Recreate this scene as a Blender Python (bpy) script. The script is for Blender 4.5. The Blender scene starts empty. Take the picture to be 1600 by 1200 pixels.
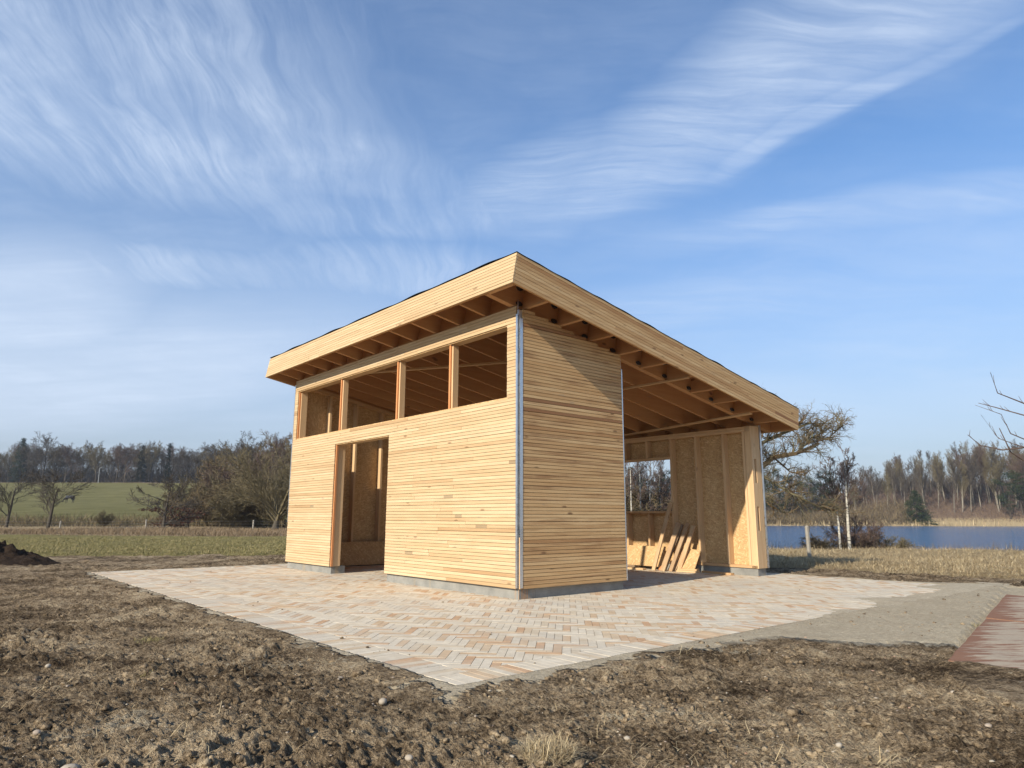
import bpy, math, random
import numpy as np
from mathutils import Vector, Matrix
random.seed(7); np.random.seed(7)
R = math.radians
scene = bpy.context.scene
COL = scene.collection

# ------------------------------------------------------------------ camera
FPX, PITCH, ROLL, YAW = 1084.87, 10.87, 0.161, 40.508
cam_d = bpy.data.cameras.new('camera'); cam = bpy.data.objects.new('camera', cam_d); COL.objects.link(cam)
cam_d.sensor_fit = 'HORIZONTAL'; cam_d.sensor_width = 36.0; cam_d.lens = 36.0 * FPX / 1600
cam_d.clip_start = 0.05; cam_d.clip_end = 6000
cam.location = (0, 0, 1.0)
cam.rotation_euler = (Matrix.Rotation(R(90 + PITCH), 4, 'X') @ Matrix.Rotation(R(ROLL), 4, 'Z')).to_euler()
scene.camera = cam

# ------------------------------------------------------------------ light, exposure
SUN_EL, SUN_AZ_B = 27.6, 9.6                      # elevation, azimuth of travel against the shed's X axis
ang = R(YAW + SUN_AZ_B)
travel = Vector((math.cos(ang) * math.cos(R(SUN_EL)), math.sin(ang) * math.cos(R(SUN_EL)), -math.sin(R(SUN_EL))))
sun_d = bpy.data.lights.new('sun', 'SUN'); sun_d.energy = 4.9; sun_d.angle = R(0.53); sun_d.color = (1, .91, .76)
sun = bpy.data.objects.new('sun', sun_d); COL.objects.link(sun)
sun.rotation_euler = travel.to_track_quat('-Z', 'Y').to_euler()
scene.view_settings.view_transform = 'Standard'; scene.view_settings.look = 'None'
scene.view_settings.exposure = 0.38; scene.view_settings.gamma = 1
scene.view_settings.use_curve_mapping = False


class NT:
    """small helper around a node tree"""
    def __init__(s, nt): s.nt = nt; s.n = nt.nodes; s.l = nt.links
    def node(s, t, **kw):
        n = s.n.new(t)
        for k, v in kw.items(): setattr(n, k, v)
        return n
    def put(s, sock, v):
        if hasattr(v, 'is_output'): s.l.new(v, sock)
        elif isinstance(v, (tuple, list)) and len(v) == 3 and len(sock.default_value) == 4: sock.default_value = (*v, 1)
        else: sock.default_value = v
    def math(s, op, a, b=None, c=None, clamp=False):
        n = s.node('ShaderNodeMath', operation=op, use_clamp=clamp); s.put(n.inputs[0], a)
        if b is not None: s.put(n.inputs[1], b)
        if c is not None: s.put(n.inputs[2], c)
        return n.outputs[0]
    def vmath(s, op, a, b=None, scale=None):
        n = s.node('ShaderNodeVectorMath', operation=op); s.put(n.inputs[0], a)
        if b is not None: s.put(n.inputs[1], b)
        if scale is not None: s.put(n.inputs[3], scale)
        return n.outputs[0]
    def mapping(s, v, loc=(0, 0, 0), rot=(0, 0, 0), sc=(1, 1, 1), typ='POINT'):
        n = s.node('ShaderNodeMapping', vector_type=typ); s.put(n.inputs[0], v)
        n.inputs[1].default_value = loc; n.inputs[2].default_value = rot; n.inputs[3].default_value = sc
        return n.outputs[0]
    def noise(s, v, scale, detail=3, rough=.55, dist=0, dim='3D', w=None):
        n = s.node('ShaderNodeTexNoise', noise_dimensions=dim)
        if v is not None: s.put(n.inputs['Vector'], v)
        n.inputs['Scale'].default_value = scale; n.inputs['Detail'].default_value = detail
        n.inputs['Roughness'].default_value = rough; n.inputs['Distortion'].default_value = dist
        if w is not None: s.put(n.inputs['W'], w)
        return n.outputs[0]
    def rng(s, v, a, b, c=0., d=1., smooth=False):
        n = s.node('ShaderNodeMapRange', interpolation_type='SMOOTHSTEP' if smooth else 'LINEAR')
        s.put(n.inputs[0], v)
        for i, x in zip((1, 2, 3, 4), (a, b, c, d)): s.put(n.inputs[i], x)
        return n.outputs[0]
    def mix(s, f, a, b, blend='MIX'):
        n = s.node('ShaderNodeMix', data_type='RGBA', blend_type=blend)
        s.put(n.inputs[0], f); s.put(n.inputs[6], a); s.put(n.inputs[7], b)
        return n.outputs[2]
    def ramp(s, f, stops):
        n = s.node('ShaderNodeValToRGB'); s.put(n.inputs[0], f); e = n.color_ramp.elements
        while len(e) < len(stops): e.new(.5)
        for el, (p, c) in zip(e, stops): el.position = p; el.color = (*c, 1)
        return n.outputs[0]


world = bpy.data.worlds.new('World'); scene.world = world; world.use_nodes = True
w = NT(world.node_tree); w.n.clear()
sky = w.node('ShaderNodeTexSky', sky_type='NISHITA', sun_disc=False)
sky.sun_elevation = R(SUN_EL)
sky.sun_rotation = math.atan2(-travel.x, -travel.y)
sky.air_density = 1.0; sky.dust_density = 1.0; sky.ozone_density = 1.2; sky.altitude = 0
tc = w.node('ShaderNodeTexCoord')
sep = w.node('ShaderNodeSeparateXYZ'); w.l.new(tc.outputs['Generated'], sep.inputs[0])
zz = w.math('ADD', w.math('MAXIMUM', sep.outputs[2], 0.0), .12)
P = w.node('ShaderNodeCombineXYZ'); w.l.new(w.math('DIVIDE', sep.outputs[0], zz), P.inputs[0]); w.l.new(w.math('DIVIDE', sep.outputs[1], zz), P.inputs[1])
P = P.outputs[0]
warp = w.node('ShaderNodeTexNoise'); w.put(warp.inputs['Vector'], P); warp.inputs['Scale'].default_value = 1.6; warp.inputs['Detail'].default_value = 3
Pw = w.vmath('ADD', P, w.vmath('SCALE', w.vmath('SUBTRACT', warp.outputs['Color'], (.5, .5, .5)), scale=.26))


def blobs(vec, lst):
    tot = None
    for (cx, cy, a, la, lb, g) in lst:
        m = w.mapping(vec, (cx, cy, 0), (0, 0, R(a)), (la, lb, 1), 'TEXTURE')
        gr = w.node('ShaderNodeTexGradient', gradient_type='SPHERICAL'); w.put(gr.inputs[0], m)
        v = w.math('MULTIPLY', w.rng(gr.outputs[1], 0, .75, smooth=True), g)
        tot = v if tot is None else w.math('MAXIMUM', tot, v)
    return tot


def streaks(vec, a, sx, sy, seed, lo, hi):
    m = w.mapping(vec, (seed, seed * .7, 0), (0, 0, R(a)), (sx, sy, 1))
    m2 = w.mapping(vec, (seed * 2.1, seed * .3, 0), (0, 0, R(a + 9)), (sx * .3, sy * .75, 1))
    fine = w.rng(w.noise(m, 1.0, 9, .70, .45), lo, hi, smooth=True)
    broad = w.rng(w.noise(m2, 1.0, 7, .6, .6), .30, .70, smooth=True)
    patch = w.rng(w.noise(w.mapping(vec, (seed, seed * 3, 0)), 2.3, 5, .6), .30, .66, .35, 1, smooth=True)
    return w.math('MULTIPLY', w.math('ADD', w.math('MULTIPLY', fine, .62), w.math('MULTIPLY', broad, .50)), patch)


CLOUDS_A = [(-1.0, 1.0, 30, 1.1, .75, .85), (-.82, 1.22, 25, .95, .58, 1.0), (-.45, 1.42, 25, .62, .30, .85), (-1.05, 1.0, 60, .5, .6, .9), (-1.1, 1.95, 12, .85, .25, .8), (-.5, 2.05, 5, .8, .3, .6), (-.25, 1.68, 0, .7, .3, .6)]
CLOUDS_B = [(.45, 1.25, -55, 1.05, .28, .95), (.62, 1.28, -55, .55, .07, 1.0), (.85, 1.68, -21, 1.0, .17, .6), (.08, 1.58, -30, .55, .32, .75), (.6, 2.25, -15, 1.3, .32, .4)]
CLOUDS_C = [(-1.75, 2.35, -38, 1.2, .60, .95), (-1.9, 3.0, -20, 2.4, 1.0, .9), (.3, 3.6, 0, 3.6, 1.1, .45), (2.4, 3.0, -30, 2.2, .7, .35)]
sa = w.math('MULTIPLY', blobs(Pw, CLOUDS_A), w.math('ADD', w.math('MULTIPLY', streaks(Pw, -18, 22.0, 2.6, 3.1, .32, .68), .68), .30))
sb = w.math('MULTIPLY', blobs(Pw, CLOUDS_B), w.math('ADD', w.math('MULTIPLY', streaks(Pw, 55, 2.4, 17, 8.3, .32, .70), .62), .30))
sc_ = w.math('MULTIPLY', blobs(Pw, CLOUDS_C), w.math('ADD', w.math('MULTIPLY', streaks(P, 8, 1.2, 5.5, 5.7, .3, .75), .5), .62))
cl = w.math('MAXIMUM', w.math('MAXIMUM', sa, sb), sc_)
cl = w.math('MAXIMUM', cl, w.math('MULTIPLY', streaks(Pw, 15, 1.0, 2.6, 11.9, .30, .95), .42))
cl = w.math('MULTIPLY', cl, .80, clamp=True)
veil = w.rng(sep.outputs[2], .0, .46, .94, .0)
veil = w.math('MULTIPLY', w.math('POWER', w.math('MAXIMUM', veil, 0.0), 1.25), 1.0)
skyc = w.mix(1.0, sky.outputs[0], (.90, 1.20, 1.50), 'MULTIPLY')
c1 = w.mix(veil, skyc, (3.65, 3.95, 4.6))
c2 = w.mix(cl, c1, (5.6, 6.5, 7.9))
bg = w.node('ShaderNodeBackground'); w.put(bg.inputs[0], c2); bg.inputs[1].default_value = .1
out = w.node('ShaderNodeOutputWorld'); w.l.new(bg.outputs[0], out.inputs[0])

# ------------------------------------------------------------------ materials


def material(name):
    m = bpy.data.materials.new(name); m.use_nodes = True
    t = NT(m.node_tree); b = t.n['Principled BSDF']
    return m, t, b


def finish(t, b, col, rough=.8, bump=None, bstr=.3, bdist=.01, spec=.3):
    t.put(b.inputs['Base Color'], col); t.put(b.inputs['Roughness'], rough)
    b.inputs['Specular IOR Level'].default_value = spec
    if bump is not None:
        n = t.node('ShaderNodeBump'); n.inputs['Strength'].default_value = bstr; n.inputs['Distance'].default_value = bdist
        t.put(n.inputs['Height'], bump); t.l.new(n.outputs[0], b.inputs['Normal'])


def wood(name, axis, stops, knot=.5, grain=.35, blotch=0):
    """sawn timber: 'tone' attribute picks the board's own colour, grain runs along axis"""
    m, t, b = material(name)
    at = t.node('ShaderNodeAttribute', attribute_name='tone').outputs['Fac']
    pos = t.node('ShaderNodeTexCoord').outputs['Object']
    off = t.node('ShaderNodeCombineXYZ')
    for i in range(3): t.put(off.inputs[i], t.math('MULTIPLY', at, (37.3, 91.7, 53.1)[i]))
    p = t.vmath('ADD', pos, off.outputs[0])
    s1 = [14, 14, 14]; s1['xyz'.index(axis)] = .9
    s2 = [90, 90, 90]; s2['xyz'.index(axis)] = 3
    s3 = [11, 11, 11]; s3['xyz'.index(axis)] = 4.5
    base = t.ramp(at, stops)
    g1 = t.noise(t.mapping(p, sc=s1), 1, 4, .6, .6)
    g2 = t.noise(t.mapping(p, sc=s2), 1, 3, .6)
    c = t.mix(t.rng(g1, .3, .75, 0, grain), base, (.62, .40, .24), 'MULTIPLY')
    c = t.mix(t.rng(g2, .35, .8, 0, .22), c, (.5, .36, .25), 'MULTIPLY')
    vo = t.node('ShaderNodeTexVoronoi'); t.put(vo.inputs['Vector'], t.mapping(p, sc=s3)); vo.inputs['Scale'].default_value = .42
    kn = t.math('MULTIPLY', t.rng(vo.outputs['Distance'], .05, .13, 1, 0, True), knot)
    c = t.mix(kn, c, (.13, .065, .03))
    st = t.rng(t.noise(t.mapping(p, sc=[9 if 'xyz'[i] != axis else 2.2 for i in range(3)]), 1.6, 3, .6), .64, .76, 0, .5, True)
    c = t.mix(st, c, (.30, .235, .17))
    if blotch:
        sb_ = [26, 26, 26]; sb_['xyz'.index(axis)] = .9
        f = t.math('MULTIPLY', t.rng(t.noise(t.mapping(pos, sc=sb_), 1, 5, .62, .3), .46, .66, 0, blotch, True), t.rng(t.noise(pos, 1.4, 3, .6), .35, .60, .25, 1, True))
        c = t.mix(f, c, (.27, .135, .06))
    finish(t, b, c, .72, g2, .25, .002, .25)
    return m


LARCH = [(0, (.62, .49, .305)), (.25, (.59, .445, .26)), (.5, (.54, .40, .23)), (.7, (.48, .34, .185)), (.86, (.42, .27, .14)), (1, (.36, .28, .17))]
PINE = [(0, (.66, .47, .27)), (.5, (.60, .41, .22)), (1, (.50, .32, .165))]
GLULAM = [(0, (.58, .34, .165)), (.5, (.52, .29, .135)), (1, (.45, .24, .105))]
LARCH_W = [(0, (.70, .50, .265)), (.35, (.64, .435, .215)), (.6, (.55, .35, .165)), (.8, (.43, .235, .105)), (1, (.30, .165, .085))]
larch_y, larch_x, larch_r = wood('larch_y', 'y', LARCH, .55, .42, .14), wood('larch_x', 'x', LARCH_W, .8, .5, .75), wood('larch_roof', 'x', LARCH_W, .6, .45, .25)
pine_x, pine_y, pine_z = (wood('pine_' + a, a, PINE) for a in 'xyz')
glu_x, glu_y = wood('rafter_x', 'x', GLULAM, .75), wood('rafter_y', 'y', GLULAM, .75)
orange_z = wood('edge_wood', 'z', [(0, (.62, .29, .12)), (1, (.50, .22, .09))], .2)
old_z = wood('weathered_plank', 'z', [(0, (.60, .43, .25)), (.5, (.46, .33, .20)), (1, (.25, .19, .13))], .6, .6)


def osb(name, rot):
    m, t, b = material(name)
    pos = t.node('ShaderNodeTexCoord').outputs['Object']
    geo = t.vmath('MULTIPLY', pos, (1, 1, 1))
    s = t.node('ShaderNodeSeparateXYZ'); t.put(s.inputs[0], geo)
    hor = t.math('ADD', s.outputs[0], s.outputs[1])
    q = t.node('ShaderNodeCombineXYZ'); t.put(q.inputs[0], hor); t.put(q.inputs[1], s.outputs[2])
    wv = t.node('ShaderNodeTexNoise'); t.put(wv.inputs['Vector'], q.outputs[0]); wv.inputs['Scale'].default_value = 7
    q2 = t.vmath('ADD', q.outputs[0], t.vmath('SCALE', t.vmath('SUBTRACT', wv.outputs['Color'], (.5, .5, .5)), scale=.05))
    c = (.40, .245, .115)
    hgt = None
    for k, (an, sx, sy) in enumerate(((90 + rot, 15, 95), (62 + rot, 16, 88), (118 + rot, 15, 92), (15 + rot, 18, 75))):
        v = t.node('ShaderNodeTexVoronoi'); t.put(v.inputs['Vector'], t.mapping(q2, (k * 3.3, k * 1.7, 0), (0, 0, R(an)), (1, 1, 1)))
        v.inputs['Scale'].default_value = 1
        mp = t.mapping(q2, (k * 3.3, k * 1.7, 0), (0, 0, -R(an)), (1, 1, 1))
        t.put(v.inputs['Vector'], t.mapping(mp, sc=(sx, sy, 1)))
        sp = t.node('ShaderNodeSeparateColor'); t.put(sp.inputs[0], v.outputs['Color'])
        col = t.ramp(sp.outputs[0], [(0, (.41, .245, .11)), (.45, (.50, .32, .145)), (.8, (.58, .385, .185)), (1, (.67, .48, .26))])
        f = 1.0 if k == 0 else t.rng(sp.outputs[1], .50, .56, 0, 1)
        c = t.mix(f, c, col)
        hgt = sp.outputs[0] if hgt is None else t.math('MULTIPLY', t.math('ADD', hgt, sp.outputs[1]), .6)
    finish(t, b, c, .6, hgt, .35, .003, .35)
    return m


osb_v, osb_h = osb('osb_upright', 0), osb('osb_flat', 90)

metal, t, b = material('galvanised_steel')
n = t.noise(t.node('ShaderNodeTexCoord').outputs['Object'], 9, 4)
finish(t, b, t.mix(n, (.56, .57, .58), (.76, .77, .78)), t.rng(n, .3, .7, .22, .42), spec=.5); b.inputs['Metallic'].default_value = .95
darksteel, t, b = material('hanger_steel')
finish(t, b, (.055, .055, .055), .5, spec=.4); b.inputs['Metallic'].default_value = .3
felt, t, b = material('roofing_felt')
finish(t, b, (.022, .022, .026), .8, t.noise(None, 60, 3), .3, .004)
blackcloth, t, b = material('black_membrane')
finish(t, b, (.06, .035, .02), .9)

concrete, t, b = material('concrete')
pos = t.node('ShaderNodeTexCoord').outputs['Object']
n1 = t.noise(pos, 3.5, 6, .65); n2 = t.noise(pos, 60, 3)
c = t.mix(t.rng(n1, .3, .7), (.17, .168, .155), (.29, .28, .25))
sx = t.node('ShaderNodeSeparateXYZ'); t.put(sx.inputs[0], pos)
rust = t.noise(t.mapping(pos, sc=(40, 25, 2)), 1, 3)
near = t.math('MULTIPLY', t.rng(sx.outputs[1], .0, .13, 1, 0), t.rng(sx.outputs[0], .1, .3, 1, 0))
c = t.mix(t.math('MULTIPLY', near, t.rng(rust, .47, .58)), c, (.42, .20, .06))
c = t.mix(t.math('MULTIPLY', t.rng(t.noise(t.mapping(pos, sc=(3, 3, .1)), 1.3, 2), .62, .7), .45), c, (.34, .25, .13))
finish(t, b, c, .85, t.math('ADD', n1, t.math('MULTIPLY', n2, .4)), .4, .006)

brickm, t, b = material('clay_paver')
at = t.node('ShaderNodeAttribute', attribute_name='tone').outputs['Fac']
pos = t.node('ShaderNodeTexCoord').outputs['Object']
c = t.ramp(at, [(0, (.63, .555, .435)), (.40, (.585, .505, .385)), (.60, (.55, .445, .31)), (.78, (.55, .395, .245)), (1, (.50, .305, .17))])
n1 = t.noise(pos, 9, 4, .6); n2 = t.noise(pos, 120, 3, .6); n3 = t.noise(pos, .75, 5, .65)
c = t.mix(t.rng(n1, .35, .75, 0, .4), c, (.40, .34, .27), 'MULTIPLY')
c = t.mix(t.rng(n2, .45, .75, 0, .35), c, (.62, .58, .5))
c = t.mix(t.rng(n3, .44, .68, 0, .70, True), c, (.475, .43, .355))
dirt = t.math('MULTIPLY', t.rng(n3, .36, .27), t.rng(n2, .4, .55))
c = t.mix(t.math('MULTIPLY', dirt, .35), c, (.22, .18, .13))
finish(t, b, c, .9, t.math('ADD', n1, n2), .35, .004, .15)


def soil_colour(t, pos):
    a = t.noise(pos, 1.1, 6, .65); bb = t.noise(pos, 7, 6, .7); cc = t.noise(pos, 45, 4, .7); d = t.noise(pos, .33, 4, .6)
    v = t.math('ADD', t.math('ADD', t.math('MULTIPLY', a, .85), t.math('MULTIPLY', bb, .75)), t.math('ADD', t.math('MULTIPLY', cc, .75), t.math('MULTIPLY', d, .35)))
    c = t.ramp(t.rng(v, 1.08, 1.66), [(0, (.036, .024, .015)), (.25, (.110, .078, .048)), (.47, (.265, .195, .122)), (.72, (.44, .34, .22)), (1, (.56, .46, .31))])
    return c, v


ground_m, t, b = material('terrain')
pos = t.node('ShaderNodeTexCoord').outputs['Object']
A1 = t.node('ShaderNodeAttribute', attribute_name='cover'); s1 = t.node('ShaderNodeSeparateColor'); t.put(s1.inputs[0], A1.outputs['Color'])
soil, v = soil_colour(t, pos)
nf = t.noise(pos, 22, 5, .7); nm = t.noise(pos, 2.2, 5, .7); nl = t.noise(pos, .16, 4, .6); ns = t.noise(pos, 240, 2, .6)
sand = t.mix(t.rng(nf, .35, .7), (.33, .275, .19), (.50, .43, .315)); sand = t.mix(t.rng(nm, .42, .66, 0, .45), sand, (.29, .235, .16))
sand = t.mix(t.rng(ns, .5, .7, 0, .5), sand, (.20, .16, .115))
strw = t.mix(t.rng(nf, .3, .7), (.27, .20, .11), (.50, .39, .23)); strw = t.mix(t.rng(nm, .45, .7, 0, .5), strw, (.33, .24, .135))
grs = t.mix(t.rng(nm, .35, .7), (.16, .145, .05), (.30, .25, .11)); grs = t.mix(t.rng(nf, .35, .7, 0, .35), grs, (.25, .21, .10))
mead = t.mix(t.rng(nl, .35, .65), (.118, .112, .040), (.178, .162, .066)); mead = t.mix(t.rng(nm, .4, .7, 0, .3), mead, (.20, .165, .085))
leaf = t.mix(t.rng(nm, .35, .7), (.16, .105, .07), (.27, .20, .13))
brk = t.math('ADD', t.rng(nm, .25, .75, -.26, .26), t.rng(nf, .25, .75, -.22, .22))
c = t.mix(t.rng(t.math('ADD', s1.outputs[0], brk), .42, .58, 0, 1, True), soil, sand)
A2 = t.node('ShaderNodeAttribute', attribute_name='cover_two'); s2 = t.node('ShaderNodeSeparateColor'); t.put(s2.inputs[0], A2.outputs['Color'])
for sock, colr in ((s1.outputs[1], strw), (s1.outputs[2], grs), (s2.outputs[0], mead), (s2.outputs[1], leaf)):
    c = t.mix(t.rng(t.math('ADD', sock, brk), .40, .60, 0, 1, True), c, colr)
sandw = t.rng(s1.outputs[0], .35, .7, 1.0, .22)
bh = t.math('ADD', t.math('ADD', t.math('MULTIPLY', v, 1.6), t.math('MULTIPLY', nf, .9)), t.math('MULTIPLY', ns, .25))
finish(t, b, c, 1.0, t.math('MULTIPLY', bh, sandw), 1.0, .045, .05)

clodm, t, b = material('soil_clod')
c, v = soil_colour(t, t.node('ShaderNodeTexCoord').outputs['Object'])
finish(t, b, t.mix(.15, c, (.06, .042, .029)), 1, v, 1, .03, .05)
moundm, t, b = material('dark_topsoil')
n = t.noise(t.node('ShaderNodeTexCoord').outputs['Object'], 6, 6, .75)
finish(t, b, t.mix(n, (.018, .012, .009), (.055, .038, .026)), 1, n, 1, .06, .05)
sandm, t, b = material('spilled_sand')
pos = t.node('ShaderNodeTexCoord').outputs['Object']
nf = t.noise(pos, 26, 5, .7); ns = t.noise(pos, 260, 2, .6)
nm = t.noise(pos, 2.2, 5, .7); c = t.mix(t.rng(nf, .35, .7), (.35, .295, .21), (.52, .45, .335)); c = t.mix(t.rng(nm, .42, .66, 0, .35), c, (.30, .245, .17)); c = t.mix(t.rng(ns, .5, .7, 0, .5), c, (.23, .19, .14))
finish(t, b, c, 1, t.math('ADD', nf, ns), .5, .01, .05)


def toned(name, stops, rough=.9, spec=.15, bump=0):
    m, t, b = material(name)
    at = t.node('ShaderNodeAttribute', attribute_name='tone').outputs['Fac']
    pos = t.node('ShaderNodeTexCoord').outputs['Object']
    n = t.noise(pos, bump or 12, 4, .65)
    c = t.mix(t.rng(n, .35, .75, 0, .35), t.ramp(at, stops), (.35, .3, .25), 'MULTIPLY')
    finish(t, b, c, rough, n if bump else None, .5, .01, spec)
    return m


straw = toned('dry_straw', [(0, (.60, .49, .30)), (.5, (.48, .37, .21)), (1, (.29, .21, .12))])
dullstraw = toned('dull_straw', [(0, (.34, .26, .16)), (.5, (.25, .18, .11)), (1, (.15, .105, .07))])
blade = toned('green_grass', [(0, (.32, .27, .13)), (.5, (.20, .18, .065)), (1, (.40, .32, .17))])
pebble = toned('pebble', [(0, (.40, .35, .275)), (.4, (.36, .30, .23)), (.7, (.30, .24, .19)), (1, (.34, .20, .13))], .7, .3, 25)
reedm = toned('reed', [(0, (.17, .13, .085)), (.5, (.10, .08, .052)), (1, (.30, .225, .12))])
bark_dark = toned('bark_dark', [(0, (.10, .085, .065)), (1, (.05, .042, .034))], bump=20)
twig_grey = toned('twig_grey', [(0, (.115, .098, .078)), (1, (.065, .054, .046))])
twig_red = toned('twig_red', [(0, (.160, .110, .088)), (1, (.092, .068, .056))])
twig_olive = toned('twig_olive', [(0, (.20, .165, .095)), (1, (.11, .092, .056))])
bark_pale = toned('bark_pale', [(0, (.36, .33, .25)), (1, (.20, .185, .14))], bump=8)
bark_mid = toned('bark_mid', [(0, (.27, .24, .19)), (1, (.15, .135, .105))], bump=8)
bark_lichen = toned('bark_lichen', [(0, (.165, .145, .08)), (.5, (.10, .085, .06)), (1, (.17, .105, .05))], bump=9)
leaf_copper = toned('copper_leaf', [(0, (.15, .075, .045)), (1, (.08, .04, .03))])
needle = toned('needle', [(0, (.050, .066, .026)), (.5, (.030, .045, .020)), (1, (.018, .028, .016))])
needle_dark = toned('needle_dark', [(0, (.022, .034, .022)), (1, (.010, .017, .013))])
postm = toned('weathered_post', [(0, (.34, .31, .26)), (1, (.22, .20, .17))], bump=14)
rustm, t, b = material('rusty_plate')
pos = t.node('ShaderNodeTexCoord').outputs['Object']
n1 = t.noise(t.mapping(pos, rot=(0, 0, R(55)), sc=(1.0, 5.5, 1)), 1.6, 6, .7, .3); n2 = t.noise(pos, 40, 3); at = t.node('ShaderNodeAttribute', attribute_name='tone').outputs['Fac']
c = t.mix(n1, (.20, .088, .048), (.25, .155, .105)); c = t.mix(t.rng(n2, .5, .7, 0, .4), c, (.13, .06, .045))
sd = t.mix(n2, (.32, .26, .19), (.44, .37, .275))
c = t.mix(t.rng(t.math('ADD', n1, t.math('MULTIPLY', at, .26)), .50, .60, 0, .9, True), c, sd)
finish(t, b, c, .9, t.math('ADD', n1, n2), .4, .01, .15)
horsem, t, b = material('dark_coat'); finish(t, b, (.022, .018, .016), .6)
rugm, t, b = material('grey_rug'); finish(t, b, (.055, .06, .07), .9)
polem, t, b = material('pale_metal'); finish(t, b, (.30, .31, .31), .5)
wirem, t, b = material('fence_wire'); finish(t, b, (.20, .19, .18), .5)
birchm, t, b = material('birch_bark')
pos = t.node('ShaderNodeTexCoord').outputs['Object']
n = t.noise(t.mapping(pos, sc=(3, 3, 14)), 1.5, 4, .7)
finish(t, b, t.mix(t.rng(n, .52, .62), (.50, .46, .38), (.06, .05, .04)), .8)
waterm, t, b = material('lake_water')
pos = t.node('ShaderNodeTexCoord').outputs['Object']
n = t.noise(t.mapping(pos, sc=(.35, 1.0, 1)), 2.2, 5, .65)
finish(t, b, (.012, .080, .20), .10, n, .8, .3, .5)

# ------------------------------------------------------------------ mesh helpers


def make(name, verts, faces, mat, parent=None, tone=None, smooth=False, link=True):
    """verts (n,3), faces list or (m,k) array; tone: scalar or per-face array -> 'tone' attribute"""
    me = bpy.data.meshes.new(name)
    if isinstance(faces, np.ndarray):
        v = np.asarray(verts, np.float32); k = faces.shape[1]; m = len(faces)
        me.vertices.add(len(v)); me.vertices.foreach_set('co', v.ravel())
        me.loops.add(m * k); me.loops.foreach_set('vertex_index', faces.astype(np.int32).ravel())
        me.polygons.add(m); me.polygons.foreach_set('loop_start', np.arange(0, m * k, k, dtype=np.int32))
        me.polygons.foreach_set('loop_total', np.full(m, k, np.int32)); me.update(calc_edges=True)
    else:
        me.from_pydata([tuple(p) for p in verts], [], faces)
    if tone is not None:
        a = me.attributes.new('tone', 'FLOAT', 'FACE')
        a.data.foreach_set('value', np.broadcast_to(np.asarray(tone, np.float32), (len(me.polygons),)).copy())
    if smooth: me.polygons.foreach_set('use_smooth', np.ones(len(me.polygons), bool))
    if isinstance(mat, (list, tuple)):
        for x in mat: me.materials.append(x)
    else: me.materials.append(mat)
    o = bpy.data.objects.new(name, me)
    if link: COL.objects.link(o)
    if parent: o.parent = parent
    return o


def tag(o, label=None, cat=None, group=None, kind=None):
    if label: o['label'] = label
    if cat: o['category'] = cat
    if group: o['group'] = group
    if kind: o['kind'] = kind
    return o


def empty(name, loc=(0, 0, 0), rz=0):
    o = bpy.data.objects.new(name, None); COL.objects.link(o); o.location = loc; o.rotation_euler = (0, 0, rz); o.empty_display_size = .1
    return o


BOXF = [(0, 3, 2, 1), (4, 5, 6, 7), (0, 1, 5, 4), (1, 2, 6, 5), (2, 3, 7, 6), (3, 0, 4, 7)]


def boxv(x0, x1, y0, y1, z0, z1, fn=None):
    v = [(x0, y0, z0), (x1, y0, z0), (x1, y1, z0), (x0, y1, z0), (x0, y0, z1), (x1, y0, z1), (x1, y1, z1), (x0, y1, z1)]
    return [fn(*p) for p in v] if fn else v


def box(name, b, mat, parent, tone=None, fn=None):
    return make(name, boxv(*b, fn=fn), BOXF, mat, parent, random.random() * .8 if tone is None else tone)


def grad(ix, iy, seed):
    h = (ix.astype(np.int64) * 374761393 + iy.astype(np.int64) * 668265263 + seed * 1442695041) & 0xffffffff
    h = ((h ^ (h >> 13)) * 1274126177) & 0xffffffff
    return ((h ^ (h >> 16)) & 0xffff) / 65535. * 2 * math.pi


def perlin(x, y, seed=0):
    x0 = np.floor(x); y0 = np.floor(y); fx = x - x0; fy = y - y0
    u = fx * fx * fx * (fx * (fx * 6 - 15) + 10); v = fy * fy * fy * (fy * (fy * 6 - 15) + 10)
    r = []
    for dx, dy in ((0, 0), (1, 0), (0, 1), (1, 1)):
        a = grad(x0 + dx, y0 + dy, seed); r.append(np.cos(a) * (fx - dx) + np.sin(a) * (fy - dy))
    return ((r[0] * (1 - u) + r[1] * u) * (1 - v) + (r[2] * (1 - u) + r[3] * u) * v) * 1.5


def fbm(x, y, f, o, seed=0, g=.5):
    s = 0; a = 1
    for k in range(o):
        s = s + a * perlin(x * f, y * f, seed + k * 17); a *= g; f *= 2.03
    return s


def sstep(x, a, b):
    t = np.clip((x - a) / (b - a), 0, 1); return t * t * (3 - 2 * t)


# ------------------------------------------------------------------ frame of the shed (X along the short gable, Y along the window wall)
CX, CY = .0903, 8.9029
ca, sa_ = math.cos(R(YAW)), math.sin(R(YAW))


def to_world(x, y): return CX + x * ca - y * sa_, CY + x * sa_ + y * ca
def to_shed(x, y): dx, dy = x - CX, y - CY; return dx * ca + dy * sa_, -dx * sa_ + dy * ca


PX0, PX1, PY0, PY1 = -3.19, 6.42, -3.09, 8.15        # paving
EDGE_A, EDGE_B = (6.9, 10.1), (3.1, 5.22)            # line along the steel plates


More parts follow.
